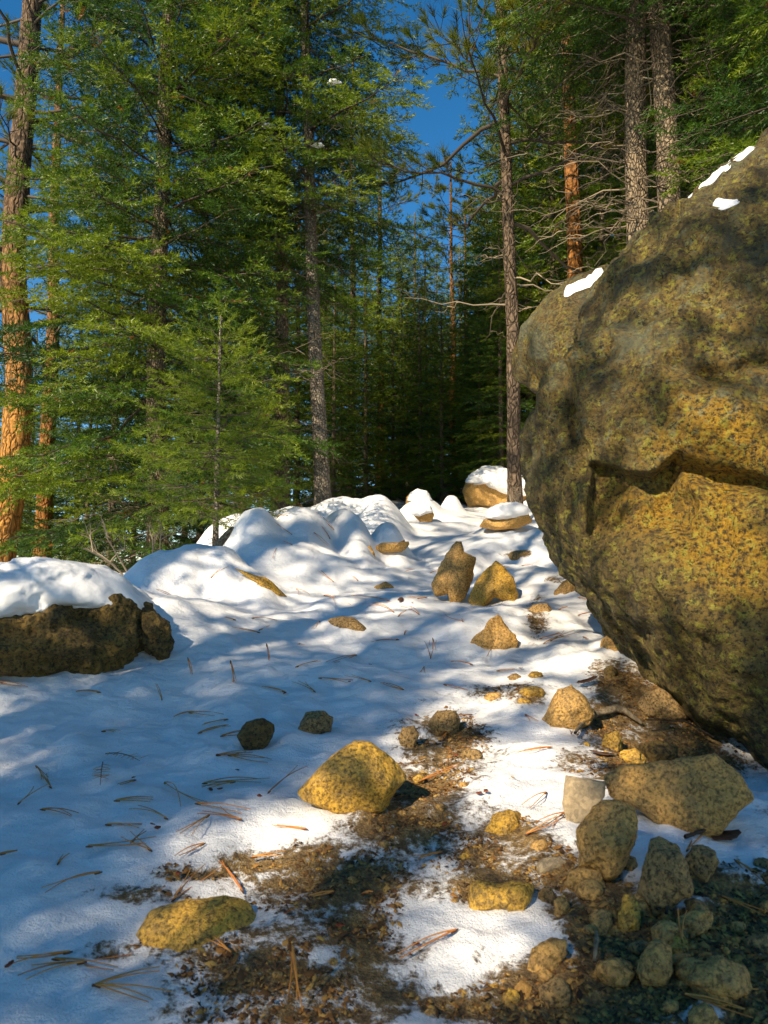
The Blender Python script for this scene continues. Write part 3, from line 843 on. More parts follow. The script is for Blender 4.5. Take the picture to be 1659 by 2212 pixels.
# the old pine at the left edge
LP = pine_parts(101, H=15, zb=4.0, Rmax=2.6, nb=64, r0=0.215, tips=14, w=.007, lean=(0.022, 0), k=46, azs=[0.2, 1.0, 2.6, 0.6, 5.8, 3.6, 0.1, 4.6], tintb=.18, ndead=6, zdead=3.0, trunk_kw=dict(sides=26, bump=.05, rtop=.42, wob=.16))
tp_ = spot(6, 10.5)
left_pine = plant(LP, tp_, M_BARK_PINE, M_PINE, 'tall sunlit ponderosa pine with orange plated bark at the left edge', 'pine_tree')
rng = np.random.default_rng(5)
for (h, az, L, r, el) in [(9.6, 3.3, 2.6, .05, .75), (8.6, 3.0, 2.4, .055, .5), (7.7, 3.5, 2.2, .045, .35), (7.0, 2.9, 2.0, .04, .55), (8.2, -.2, 1.5, .06, .35), (7.4, .1, 1.9, .05, -.15), (5.9, .25, 1.3, .06, .35), (6.3, 3.4, 1.6, .045, .5), (9.3, .3, 1.4, .05, .5), (5.0, 3.2, 1.3, .04, .6), (4.5, .2, 1.2, .035, .1)]:
    tb = Tubes(); dead_branch(tb, rng, LP['tp'](h), az, L, r, 0, el, 6)
    tb.T = [np.full(len(t), .08) for t in tb.T]
    link('dead_branch', tb.mesh('dead_branch'), M_TWIG, left_pine)

P2 = pine_parts(103, H=14, zb=4.0, Rmax=2.2, nb=44, r0=0.19, tips=14, k=36, w=.009, ndead=4, trunk_kw=dict(sides=16))
plant(P2, spot(92, 15.5), M_BARK_ORANGE, M_PINE, 'second orange pine trunk, just right of the tall pine at the left edge', 'pine_tree', rz=1.0)

# the dense fir filling the left half
FA = fir_parts(201, H=13.0, zb=0.3, Rmax=2.2, nb=235, r0=0.12, dense=1.0, prof=.62, ndead=20, spr=.025, size=1.25, k=10, w=.0105, nl=.038, tri=.095)
plant(FA, spot(330, 8.4), M_BARK_FIR, M_FIR, 'broad dense dark-green fir filling the left side between the old pine and the slim trunks', rz=.4)
# sapling in front
SA = fir_parts(203, H=2.05, zb=0.42, Rmax=.56, nb=58, r0=.024, dense=1.0, prof=.55, ndead=12, spr=.04, k=18, nl=.034, w=.0042, tri=.07, droop=.2, up=.3, tintb=.25, trunk_kw=dict(sides=10, wob=.03, rtop=.35), blunt=True)
plant(SA, spot(462, 5.75), M_BARK_GREY, M_FIR, 'bright green fir sapling with a thin grey stem behind the snow bank', 'fir_sapling', 'sapling')
FB = fir_parts(205, H=11.0, zb=3.1, Rmax=1.75, nb=100, r0=.105, dense=1.0, prof=.6, zdead=.9, ndead=40, spr=.032, k=11, w=.0110, nl=.042, tri=.085, lean=(-.02, 0))
rough = plant(FB, spot(612, 9.4), M_BARK_FIR, M_FIR, 'fir with a rough trunk lit gold at its foot, left of the straight grey trunk', rz=0.0)
FC = fir_parts(207, H=11.5, zb=4.0, Rmax=1.9, nb=95, r0=.098, dense=1.0, prof=.5, zdead=1.5, ndead=30, spr=.032, k=11, w=.0110, nl=.042, tri=.09, lean=(-.045, 0), trunk_kw=dict(wob=.05))
straight = plant(FC, spot(698, 8.9), M_BARK_GREY, M_FIR, 'straight slender grey-barked fir rising behind the sunlit snow bank', rz=0.0)
# pine right of the middle
PM = pine_parts(209, H=13, zb=3.6, Rmax=2.0, nb=46, r0=.088, tips=16, k=46, w=.007, lean=(-.035, 0), ndead=9, zdead=2.6, trunk_kw=dict(sides=16, wob=.10))
plant(PM, spot(1128, 8.6), M_BARK_DARK, M_PINE, 'pine with long-needled tufts whose dark trunk passes behind the leaning boulder', 'pine_tree', rz=.5)
# pair of firs above the boulder
FD = fir_parts(211, H=13.5, zb=4.7, Rmax=2.1, nb=115, r0=.135, dense=1.0, prof=.55, zdead=1.2, ndead=60, spr=.032, k=11, w=.0110, nl=.042, tri=.085, tintb=.06, lean=(-.012, 0))
p = spot(1408, 7.2); plant(FD, p, M_BARK_FIR, M_FIR, 'left trunk of the close pair of firs above the boulder, thick and scaly', rz=.9)
p2 = spot(1462, 6.9); plant(FD, p2, M_BARK_FIR, M_FIR, 'right trunk of the close pair of firs above the boulder, the slightly nearer twin', rz=3.9, s=.98)
PD = pine_parts(213, H=12, zb=5.0, Rmax=1.8, nb=40, r0=.13, tips=14, k=36, w=.008, ndead=10, zdead=2.0, trunk_kw=dict(sides=16))
plant(PD, spot(1250, 9.6), M_BARK_ORANGE, M_PINE, 'reddish pine trunk between the tufted pine and the pair of firs', 'pine_tree', rz=2.2)
plant(FA, spot(1930, 5.5), M_BARK_FIR, M_FIR, 'close fir whose boughs hang in from the upper right corner', rz=2.6, s=.82)
plant(FB, spot(1610, 10.5), M_BARK_FIR, M_FIR, 'fir behind the close boughs at the right edge, beyond the pair of trunks', rz=5.0)

# forest behind
QA = fir_parts(301, H=12, zb=0.7, Rmax=2.1, nb=120, r0=.12, spr=.036, size=1.6, k=8, w=.0150, nl=.040, tri=.14, prof=.6, ndead=16, zdead=.3)
QB = fir_parts(303, H=12, zb=2.4, Rmax=1.8, nb=95, r0=.11, spr=.036, size=1.6, k=8, w=.0150, nl=.040, tri=.14, prof=.5, ndead=24, zdead=.5)
QC = pine_parts(305, H=12, zb=3.8, Rmax=2.0, nb=46, r0=.13, tips=12, k=26, w=.012, ndead=12, zdead=1.0)
far = [  # u, distance, kind, scale
    (755, 14.5, QB, .80, 'dim fir trunk right of the straight grey trunk, beyond the sunlit bank'), (820, 17.5, QC, .75, 'red-brown pine trunk rising above the top of the sunlit snow bank'), (982, 15.5, QC, .62, 'orange-brown pine directly above the small snow cone on the crest'), (1013, 20, QC, .70, 'thin orange pine just right of the one above the snow cone'), (1062, 18, QB, .66, 'dim fir above the big far boulder'), (1085, 21, QC, .72, 'orange pine right above the big far boulder, next to the leaning boulder'), (900, 21, QA, .72), (860, 24, QA, .78), (945, 25, QA, .72),
    (700, 18, QA, .60), (640, 14, QA, .58, 'bushy dark fir filling the gap between the gold-footed trunk and the straight grey trunk'), (560, 17, QA, .68), (520, 12.5, QA, .58), (430, 14, QA, .68), (330, 17, QA, .75), (240, 13, QA, .62, 'small fir between the second pine trunk and the broad dense fir'), (160, 20, QB, .70), (60, 19, QA, .62), (110, 24, QA, .75), (30, 14, QA, .45, 'low bushy fir behind the foot of the left-edge pine'), (-60, 17, QA, .8), (185, 16, QA, .50),
    (1150, 14, QA, .9, 'dark fir behind the tufted pine trunk, over the mossy boulder'), (1190, 18, QA, 1.0), (1215, 12.5, QB, .95, 'bare-stemmed fir just left of the reddish pine above the mossy boulder'), (1290, 14, QA, 1.0), (1330, 11.5, QB, .95, 'bare-stemmed fir between the reddish pine and the close pair of firs'), (1370, 17, QA, 1.1), (1480, 13, QA, 1.1), (1540, 16, QA, 1.1), (1560, 9.0, QA, .9, 'leafy fir right of the close pair of firs, over the boulder slope'), (1680, 12, QA, 1.0), (1740, 8.5, QA, .9, 'fir cut by the right edge behind the close hanging boughs'),
    (735, 16, QA, .30), (910, 14, QA, .36), (955, 13.5, QA, .33), (1010, 15, QA, .40), (1060, 14, QA, .42), (790, 14, QA, .36), (720, 13, QA, .36), (1085, 12, QA, .40), (870, 16.5, QA, .42), (790, 19, QA, .42), (880, 19, QA, .40), (930, 22, QA, .45), (985, 20, QA, .40), (1025, 23, QA, .5), (1070, 24, QA, .6), (690, 21, QA, .5), (960, 28, QA, .55), (890, 30, QA, .6), (830, 32, QA, .65), (1020, 33, QA, .65), (1100, 20, QA, .5), (740, 24, QA, .6), (200, 22, QA, .5), (80, 28, QA, .55), (20, 22, QA, .5), (140, 32, QA, .6),
 (790, 28, QA, .9), (1000, 30, QA, .9), (1120, 27, QA, 1.0), (680, 29, QA, 1.0), (590, 26, QA, 1.0), (480, 24, QA, 1.0), (1250, 24, QA, 1.1), (1400, 25, QA, 1.1), (400, 27, QA, 1.0), (290, 26, QA, .8), (920, 17, QB, .50), (850, 14.5, QA, .34), (1040, 13.5, QA, .36), (1095, 16, QA, .7),
]
rng = np.random.default_rng(77)
for (u, D, K, s, *lab_) in far:
    pine = K is QC
    plant(K, spot(u, D, .1), M_BARK_ORANGE if pine else M_BARK_FIR, M_PINE if pine else M_FAR,
          lab_[0] if lab_ else 'dark conifer deep in the shaded forest, merging with its neighbours',
          'pine_tree' if pine else 'fir_tree', group='trees of the far forest', rz=rng.uniform(0, 6.28), s=s)

# the wood on the sunny side of the trail, out of the picture to the left and behind, that dapples the light
for (x, y, K, s, rz) in [(-1.48, -1.98, FA, 0.45, 3.51), (-2.89, 0.05, QC, 0.76, 1.69), (-6.82, -3.26, QC, 0.90, 3.11), (-5.17, -3.99, FA, 0.63, 0.42), (-3.02, -5.43, QA, 1.00, 3.10), (-3.11, -1.05, QC, 0.52, 0.37), (-7.52, -8.58, QC, 0.87, 5.69), (-6.46, -9.07, FA, 0.96, 5.05), (-3.80, -2.28, FA, 0.44, 0.17), (-6.11, -6.56, QB, 0.70, 5.33), (-2.03, -2.94, QC, 0.83, 3.05), (-6.81, -8.16, QC, 0.82, 4.81), (-5.37, -1.44, QC, 1.00, 5.95), (-1.17, -2.88, QC, 0.75, 2.67)]:
    pine = K is QC
    plant(K, (x, y, .172 * y - .1), M_BARK_ORANGE if pine else M_BARK_FIR, M_PINE if pine else M_FIR if K is FA else M_FAR,
          'pine of the wood behind the viewer that throws dappled shade on the trail' if pine else 'fir of the wood behind the viewer that throws dappled shade on the trail',
          'pine_tree' if pine else 'fir_tree', group='pines shading the trail' if pine else 'firs shading the trail', rz=rz, s=s)
print('sprigs', [q['nspr'] for q in (LP, FA, SA, FB, FC, PM, FD, QA, QB, QC)])

# clumps of old snow caught on the boughs
def bough_points(root):
    o = [c for c in root.children if c.name.startswith('boughs')][0]
    a_ = np.empty(len(o.data.vertices) * 3, np.float32); o.data.vertices.foreach_get('co', a_)
    return a_.reshape(-1, 3) * root.scale[0] + np.array(root.location)
BP = {id(rough): bough_points(rough), id(straight): bough_points(straight)}
for i, (own, u0, v0, u1, v1) in enumerate([(rough, 556, 252, 584, 270), (straight, 676, 300, 704, 312), (straight, 682, 168, 712, 186)]):
    W = BP[id(own)]; u, v = proj(W)
    d = np.hypot(u - (u0 + u1) / 2, v - (v0 + v1) / 2) + 25 * (W[:, 1] - W[:, 1].min())
    q = W[int(np.argmin(d))]
    V, Fc = ico(3)
    hw = (u1 - u0) / 2 / F * q[1]; hh = (v1 - v0) / 2 / F * q[1]
    V = V * np.array([hw * .9, hw * .5, hh * .5]) * (1 + .5 * fbm(V + i * 9, 1.7, 3, 610 + i))[:, None]
    V[:, 2] = np.where(V[:, 2] < 0, V[:, 2] * .35, V[:, 2])
    link('snow_clump', mesh_of('snow_clump', V + q - np.array(own.location), Fc, True), M_SNOW, own)

# ------------------------------------------------------------------ STAGE3
# ------------------------------------------------------------------ snow lying on the big boulders
def on_front(poly, parent_mesh_obj, name, thick, mat=M_SNOW, n=900, seed=0):
    """a thin pad of snow whose outline follows poly, laid on the face of a boulder"""
    W = np.array([parent_mesh_obj.matrix_world @ v.co if False else v.co[:] for v in parent_mesh_obj.data.vertices]) + np.array(parent_mesh_obj.location)
    pol = np.array(poly, float)
    u, v = proj(W)
    lo, hi = pol.min(0) - 12, pol.max(0) + 12
    dcam = np.linalg.norm(W - CAM, axis=1)
    sel = (u > lo[0]) & (u < hi[0]) & (v > lo[1]) & (v < hi[1])
    def inside(px, py):
        r = np.zeros(len(px), bool)
        j = len(pol) - 1
        for i in range(len(pol)):
            c = ((pol[i, 1] > py) != (pol[j, 1] > py)) & (px < (pol[j, 0] - pol[i, 0]) * (py - pol[i, 1]) / (pol[j, 1] - pol[i, 1] + 1e-9) + pol[i, 0])
            r ^= c; j = i
        return r
    def edge(px, py):
        d = np.full(len(px), 1e9)
        for i in range(len(pol)):
            a, b = pol[i], pol[(i + 1) % len(pol)]
            ab = b - a; t = np.clip(((px - a[0]) * ab[0] + (py - a[1]) * ab[1]) / (ab @ ab + 1e-9), 0, 1)
            d = np.minimum(d, np.hypot(px - a[0] - t * ab[0], py - a[1] - t * ab[1]))
        return d
    F_ = np.empty(len(parent_mesh_obj.data.polygons) * 3, np.int32)
    parent_mesh_obj.data.polygons.foreach_get('vertices', F_); F_ = F_.reshape(-1, 3)
    a, b, c = W[F_[:, 0]], W[F_[:, 1]], W[F_[:, 2]]
    fn = np.cross(b - a, c - a)
    facing = (fn * (CAM - a)).sum(1) > -0.10 * np.linalg.norm(fn, axis=1) * np.linalg.norm(CAM - a, axis=1)
    uu = u + 7 * fbm(W, 13, 3, 55 + seed); vv = v + 8 * fbm(W, 13, 3, 66 + seed)
    ins = np.zeros(len(W), bool); ins[sel] = inside(uu[sel], vv[sel])
    ins &= fbm(W, 24, 2, 77 + seed) < 0.75
    keep = facing & ins[F_].all(1)
    if keep.sum() < 8: return None
    Fk0 = F_[keep]
    VN = np.zeros_like(W)
    for q in range(3): np.add.at(VN, F_[:, q], fn)
    VN = unit(VN)
    lab = np.arange(len(W))
    for _ in range(400):
        mn = lab[Fk0].min(1); old = lab.copy()
        for q in range(3): np.minimum.at(lab, Fk0[:, q], mn)
        if (old == lab).all(): break
    for root in np.unique(lab[Fk0[:, 0]]):
        Fk = Fk0[lab[Fk0[:, 0]] == root]
        if len(Fk) < 40: continue
        ids, inv = np.unique(Fk, return_inverse=True); Fk = inv.reshape(-1, 3); m = len(ids)
        E = np.concatenate([Fk[:, [0, 1]], Fk[:, [1, 2]], Fk[:, [2, 0]]])
        _, ix, cnt = np.unique(np.sort(E, 1), axis=0, return_index=True, return_counts=True)
        B = E[ix[cnt == 1]]
        pos = W[ids].copy(); nv = VN[ids]
        for _ in range(3):                      # ease the outline
            acc = np.zeros_like(pos); w_ = np.zeros(m)
            for i0, i1 in ((0, 1), (1, 0)):
                np.add.at(acc, B[:, i0], pos[B[:, i1]]); np.add.at(w_, B[:, i0], 1)
            on = w_ > 0
            pos[on] = .5 * pos[on] + .5 * acc[on] / w_[on][:, None]
        ed = edge(uu[ids], vv[ids])
        bd = np.zeros(m, bool); bd[B.ravel()] = True
        hgt = np.where(bd, .002, thick * (1 - np.exp(-ed / 5.0)) + .004)
        top = pos + nv * hgt[:, None] + np.array([0, 0, .4]) * hgt[:, None]
        bot = pos - nv * 0.012
        wall = np.stack([B[:, 0], B[:, 0] + m, B[:, 1] + m, B[:, 1]], 1)
        me = mesh_of(name, np.concatenate([top, bot]) - np.array(parent_mesh_obj.location), [Fk, Fk[:, ::-1] + m, wall[:, ::-1]], True)
        link(name, me, mat, parent_mesh_obj)
for pl, th in [([(1395, 492), (1432, 452), (1480, 412), (1540, 372), (1600, 326), (1659, 275), (1659, 300), (1600, 350), (1545, 392), (1490, 430), (1440, 468), (1405, 500)], .007),
               ([(1480, 476), (1505, 458), (1540, 440), (1580, 428), (1608, 424), (1600, 440), (1560, 452), (1530, 470), (1500, 482)], .007),
               ([(1345, 540), (1370, 522), (1400, 508), (1425, 498), (1415, 512), (1385, 528), (1355, 546)], .006),
               ([(1440, 505), (1470, 492), (1490, 500), (1470, 522), (1450, 518)], .006)]:
    on_front(pl, big, 'snow_patch', th)
on_front([(1205, 655), (1225, 625), (1262, 600), (1312, 568), (1300, 598), (1275, 628), (1240, 645)], back, 'snow_patch', .03)

# ------------------------------------------------------------------ the snow-capped stone at the left
stone = rock([(-260, 1380), (-80, 1340), (60, 1318), (150, 1300), (250, 1300), (308, 1318), (318, 1400), (300, 1452), (275, 1476), (245, 1458), (150, 1452), (0, 1452), (-200, 1462)],
             'long dark mossy stone under a thick snow cap at the left edge', M_DARK, 'stone', 'rock', D=3.02, depth=.62, seed=12, level=6, p=4.0, rough=.20, facets=2, smooth_r=1, bury=.25)
rock([(306, 1322), (335, 1322), (364, 1346), (379, 1385), (366, 1408), (352, 1436), (338, 1428), (318, 1408), (296, 1380)],
     'small dark rough stone touching the right end of the long capped stone', M_DARK, 'stone', 'rock', D=2.98, depth=.8, seed=13, rough=.2, facets=4, smooth_r=1)
cap = rock([(-300, 1270), (-150, 1232), (0, 1226), (80, 1212), (150, 1214), (225, 1226), (290, 1262), (335, 1298), (345, 1330), (300, 1334), (250, 1318), (150, 1322), (60, 1336), (0, 1352), (-120, 1372), (-300, 1390)],
           None, M_SNOW, 'snow_cap', parent=stone, D=3.15, depth=.72, seed=14, level=5, p=2.6, rough=.12, facets=0, smooth_r=2)

# ------------------------------------------------------------------ rocks standing out of the snow
ROCKS = [
 # polygon, label, material, keywords
 ([(645, 1690), (690, 1645), (730, 1608), (765, 1586), (800, 1590), (832, 1612), (860, 1640), (876, 1665), (852, 1697), (830, 1728), (790, 1737), (720, 1730), (660, 1706)], 'big pyramid-shaped golden rock in the middle of the trail', M_GOLD, dict(depth=.85, seed=21, level=5, rough=.05, facets=5, smooth_r=2)),
 ([(510, 1580), (530, 1548), (570, 1540), (592, 1555), (590, 1582), (560, 1612), (535, 1618)], 'grey-brown stone left of the two dark stones, behind the golden pyramid rock', M_DARK, dict(seed=22)),
 ([(645, 1562), (660, 1530), (700, 1525), (720, 1540), (715, 1572), (680, 1582)], 'dark stone just behind and left of the golden pyramid rock', M_GREY, dict(seed=23)),
 ([(860, 1584), (870, 1560), (895, 1558), (906, 1576), (890, 1612), (870, 1606)], 'little dark stone behind the right shoulder of the golden pyramid rock', M_GREY, dict(seed=24)),
 ([(925, 1552), (945, 1526), (985, 1524), (996, 1545), (985, 1575), (940, 1578)], 'dark low stone where the bare trail begins, beyond the pyramid rock', M_GREY, dict(seed=25)),
 ([(290, 2025), (318, 1975), (400, 1948), (500, 1942), (580, 1960), (565, 2015), (500, 2075), (400, 2102), (330, 2090)], 'broad low golden stone worn flush with the trail at lower left', M_GOLD, dict(flat=True, depth=.32, seed=26, level=5, rough=.06, facets=4, p=2.3, lift=-.004)),
 ([(1044, 1790), (1060, 1765), (1100, 1750), (1143, 1758), (1122, 1787), (1085, 1808)], 'flat golden stone right of the bare trail, level with the pyramid rock foot', M_GOLD, dict(flat=True, seed=27, facets=3)),
 ([(1164, 1546), (1180, 1525), (1205, 1480), (1235, 1467), (1262, 1490), (1285, 1530), (1276, 1548), (1230, 1560), (1180, 1558)], 'speckled pyramid rock at the edge of the boulder debris', M_TAN, dict(seed=28, level=5, facets=5)),
 ([(489, 1216), (540, 1232), (580, 1246), (621, 1278), (606, 1292), (588, 1300), (579, 1272), (538, 1243)], 'sliver of ochre rock poking from the snow ridge at left', M_GOLD, dict(seed=29, facets=3, depth=.35, smooth_r=1, D=4.12)),
 ([(707, 1335), (735, 1334), (770, 1342), (792, 1352), (787, 1361), (752, 1363), (720, 1353)], 'flat grey stone sunk in the snow in mid trail', M_GREY, dict(flat=True, seed=30, facets=3, depth=.5)),
 (ell(808, 1259, 851, 1279, seed=31), 'small tan stone in the snow further up the trail, ringed by needles', M_TAN, dict(flat=True, seed=31)),
 ([(792, 1178), (800, 1174), (810, 1192), (812, 1212), (804, 1208), (797, 1194)], 'upright brown chip of rock beside the snow hummock', M_TAN, dict(seed=32, D=5.35)),
 ([(806, 1178), (825, 1168), (868, 1168), (880, 1160), (884, 1172), (868, 1186), (825, 1188)], 'low brown rock showing under the snow hummock left of the upper trail', M_TAN, dict(seed=33, D=5.62)),
 ([(932, 1254), (964, 1191), (985, 1163), (998, 1165), (1003, 1190), (1027, 1201), (1022, 1242), (1004, 1275), (975, 1298), (968, 1270), (940, 1272)], 'jagged left rock of the brown pair on the right bank', M_TAN, dict(seed=34, level=5, smooth_r=1, rough=.10, depth=.45, n_tilt=(.1, .9, -.40))),
 ([(1009, 1288), (1015, 1272), (1040, 1225), (1062, 1203), (1076, 1211), (1090, 1222), (1108, 1242), (1120, 1275), (1110, 1290), (1069, 1276), (1048, 1296), (1026, 1304)], 'golden right rock of the brown pair on the right bank', M_GOLD, dict(seed=35, level=5, smooth_r=1, rough=.09, depth=.45, n_tilt=(.1, .9, -.40))),
 ([(1092, 1198), (1108, 1192), (1142, 1189), (1144, 1197), (1120, 1205), (1098, 1204)], 'thin dark rock edge breaking the snow above the brown pair', M_GREY, dict(flat=True, seed=36, depth=.4, D=5.0)),
 ([(1180, 1296), (1192, 1275), (1215, 1252), (1245, 1242), (1262, 1262), (1258, 1298), (1230, 1312), (1200, 1310)], 'rounded tan rock partly hidden by the left flank of the huge boulder', M_TAN, dict(seed=37, D=4.0)),
 (ell(1166, 1256, 1193, 1280, seed=38), 'small brown stone beside the rounded tan rock near the boulder flank', M_GREY, dict(seed=38, D=4.15)),
 ([(1135, 1320), (1150, 1300), (1180, 1296), (1195, 1310), (1180, 1335), (1192, 1362), (1180, 1390), (1165, 1370), (1150, 1345)], 'dark flaky ledge of rock in the snow left of the boulder', M_GREY, dict(seed=39, depth=.4, rough=.14, smooth_r=1, D=3.55)),
 ([(990, 1408), (1015, 1392), (1043, 1376), (1046, 1362), (1057, 1348), (1076, 1335), (1101, 1353), (1122, 1379), (1116, 1402), (1076, 1415), (1029, 1410)], 'brown rock with snow heaped on its left shoulder, midway up the trail', M_TAN, dict(flat=(0.05, 0.72, -0.70), seed=40, level=5, smooth_r=1, depth=.8)),
 (ell(1139, 1442, 1172, 1462, seed=41), 'round golden pebble above the other golden pebbles right of the trail', M_GOLD, dict(seed=41)),
 (ell(1120, 1473, 1178, 1500, seed=42), 'golden stone, widest of the golden pebbles right of the trail', M_GOLD, dict(seed=42)),
 (ell(1114, 1498, 1147, 1518, seed=43), 'golden pebble in front of the widest golden pebble', M_GOLD, dict(seed=43)),
 (ell(1086, 1458, 1133, 1475, seed=44), 'thin brown stone left of the golden pebbles', M_GREY, dict(flat=True, seed=44)),
 (ell(1042, 1493, 1090, 1513, seed=45), 'flat dull stone half in slush, left of the golden pebbles', M_TAN, dict(flat=True, seed=45)),
 ([(1292, 1405), (1300, 1375), (1322, 1355), (1350, 1370), (1385, 1420), (1350, 1432), (1308, 1438)], 'speckled rock wedged under the left belly of the huge boulder', M_TAN, dict(seed=46, D=3.0)),
 (ell(1302, 1430, 1336, 1458, seed=47), 'dark lump in front of the wedged speckled rock', M_DARK, dict(seed=47)),
 ([(1375, 1510), (1390, 1488), (1425, 1478), (1462, 1500), (1480, 1535), (1440, 1545), (1395, 1536)], 'dark round rock in the boulder shadow by the litter', M_GREY, dict(seed=48)),
 ([(1297, 1600), (1306, 1578), (1335, 1568), (1345, 1588), (1343, 1612), (1315, 1616)], 'small bright golden cube-like rock by the bark stick', M_GOLD, dict(seed=49, p=3)),
 (ell(1258, 1592, 1275, 1612, seed=50), 'tiny golden pebble left of the golden cube-like rock', M_GOLD, dict(seed=50)),
 ([(1323, 1628), (1345, 1608), (1372, 1605), (1396, 1628), (1392, 1645), (1350, 1645)], 'crumbly yellow rock between the cube-like rock and the long plank rock', M_GOLD, dict(seed=51, rough=.15)),
 ([(1362, 1622), (1380, 1596), (1425, 1588), (1462, 1602), (1462, 1630), (1415, 1640)], 'dark speckled rock behind the long plank rock', M_DARK, dict(seed=52)),
 ([(1304, 1664), (1340, 1638), (1447, 1628), (1545, 1612), (1600, 1660), (1625, 1710), (1575, 1752), (1553, 1774), (1522, 1786), (1483, 1777), (1433, 1760), (1385, 1732), (1320, 1706)], 'long plank-like layered rock lying under the boulder at right', M_TAN, dict(seed=53, level=5, p=4, depth=.32, facets=2, smooth_r=1, rough=.08)),
 ([(1214, 1722), (1221, 1660), (1262, 1668), (1308, 1674), (1306, 1706), (1276, 1742), (1230, 1772)], 'pale smooth upright slab left of the plank-like rock', M_PALE, dict(seed=54, p=5, depth=.35, facets=2, smooth_r=0, rough=.02)),
 ([(1245, 1775), (1273, 1741), (1307, 1710), (1338, 1712), (1369, 1733), (1380, 1772), (1375, 1806), (1352, 1832), (1338, 1862), (1318, 1890), (1298, 1860), (1275, 1846), (1248, 1848)], 'egg-shaped tan rock standing in front of the pale slab', M_TAN, dict(seed=55, level=5, facets=2, p=2.1, depth=.75)),
 ([(1404, 1798), (1424, 1792), (1463, 1811), (1484, 1845), (1498, 1895), (1487, 1914), (1402, 1952), (1376, 1902), (1387, 1860)], 'tall triangular grey-brown rock in the dark lower right', M_GREY, dict(seed=56, level=5, facets=5, depth=.6, smooth_r=1)),
 ([(1217, 1895), (1228, 1866), (1262, 1854), (1298, 1864), (1310, 1895), (1290, 1918), (1245, 1914)], 'round speckled rock in front of the egg-shaped rock', M_TAN, dict(seed=57)),
 ([(1328, 1990), (1336, 1950), (1345, 1915), (1372, 1918), (1386, 1945), (1378, 1985), (1350, 1998)], 'knobbly upright yellowish rock left of the triangular rock', M_GOLD, dict(seed=58, rough=.16)),
 ([(1454, 1998), (1462, 1965), (1500, 1944), (1540, 1952), (1535, 1985), (1490, 2008)], 'dark golden rock below the triangular rock', M_TAN, dict(seed=59)),
 (ell(1443, 2003, 1490, 2043, seed=60), 'small yellow lump between the rocks of the lower right corner', M_GOLD, dict(seed=60)),
 ([(1372, 2075), (1390, 2030), (1420, 2005), (1448, 2025), (1456, 2075), (1430, 2108), (1385, 2100)], 'domed brown rock in the middle of the dark lower right soil', M_TAN, dict(seed=61, level=4)),
 ([(1280, 2085), (1292, 2055), (1330, 2048), (1375, 2080), (1360, 2108), (1300, 2104)], 'low brown rock left of the domed rock in the dark soil', M_TAN, dict(seed=62)),
 ([(1472, 2100), (1500, 2062), (1560, 2044), (1610, 2065), (1630, 2110), (1590, 2130), (1510, 2122)], 'wide brown rock at right of the domed rock in the dark soil', M_TAN, dict(seed=63, level=4)),
 ([(1390, 2190), (1400, 2140), (1430, 2108), (1490, 2116), (1520, 2150), (1500, 2200), (1450, 2240), (1405, 2235)], 'brown rock at the bottom edge below the domed rock', M_TAN, dict(seed=64, level=4, D=1.24)),
 ([(1630, 2215), (1635, 2150), (1680, 2140), (1720, 2200)], 'rock cut off by the bottom right corner', M_TAN, dict(seed=65, D=1.25)),
 ([(1010, 1936), (1011, 1874), (1036, 1863), (1072, 1874), (1106, 1866), (1155, 1874), (1149, 1900), (1135, 1925), (1124, 1956), (1108, 1950), (1098, 1926), (1064, 1926)], 'jagged golden rock with snow in its notch, right of the bare trail', M_GOLD, dict(seed=66, level=4, lift=-.03, smooth_r=0, rough=.06, depth=.6, facets=3)),
 (ell(1143, 1798, 1192, 1836, seed=67), 'brown stone left of the egg-shaped rock', M_TAN, dict(seed=67, facets=7)),
 ([(1150, 1866), (1170, 1848), (1225, 1838), (1240, 1852), (1215, 1870), (1165, 1880)], 'flat grey-topped stone between the jagged rock and the egg-shaped rock', M_PALE, dict(flat=True, seed=68, p=3.5, depth=.5)),
 (ell(1160, 1900, 1200, 1945, seed=69), 'reddish lump left of the round speckled rock', M_GREY, dict(seed=69, rough=.14)),
 (ell(1195, 1918, 1230, 1972, seed=70), 'crumbling brown lump below the round speckled rock', M_TAN, dict(seed=70, rough=.14)),
 ([(1137, 2070), (1150, 2030), (1190, 2005), (1226, 2010), (1224, 2045), (1195, 2078), (1155, 2085)], 'sunlit tan stone on the line where snow meets dark soil', M_TAN, dict(seed=71)),
 (ell(995, 1606, 1042, 1636, seed=72), 'dull stone in the slush just right of the pyramid rock', M_GREY, dict(seed=72)),
 (ell(1077, 1615, 1104, 1630, seed=73), 'slim orange stone on clean snow right of the trail', M_GOLD, dict(seed=73)),
 (ell(1094, 1665, 1113, 1680, seed=74), 'orange pebble alone on snow above the flat golden stone', M_GOLD, dict(seed=74)),
 (ell(1046, 1664, 1058, 1676, seed=75), 'tiny yellow pebble left of the lone orange pebble', M_GOLD, dict(seed=75)),
 (ell(1013, 1810, 1042, 1832, seed=76), 'yellow clod at the right edge of the bare trail', M_GOLD, dict(seed=76, rough=.2)),
 (ell(992, 1828, 1018, 1852, seed=77), 'yellow clod lower left of its twin at the trail edge', M_GOLD, dict(seed=77, rough=.2)),
 (ell(940, 1938, 970, 1962, seed=78), 'orange pebble on the snow left of the jagged golden rock', M_GOLD, dict(seed=78)),
 (ell(1193, 1758, 1215, 1774, seed=79), 'small oval grey pebble by the needles near the pale slab', M_GREY, dict(seed=79)),
 (ell(1280, 1690, 1305, 1720, seed=80), 'little stone squeezed between slab and plank-like rock', M_GREY, dict(seed=80)),
 (ell(1085, 2115, 1125, 2150, seed=81), 'bright yellow clod at the bottom, right of the churned snow', M_GOLD, dict(seed=81, rough=.2)),
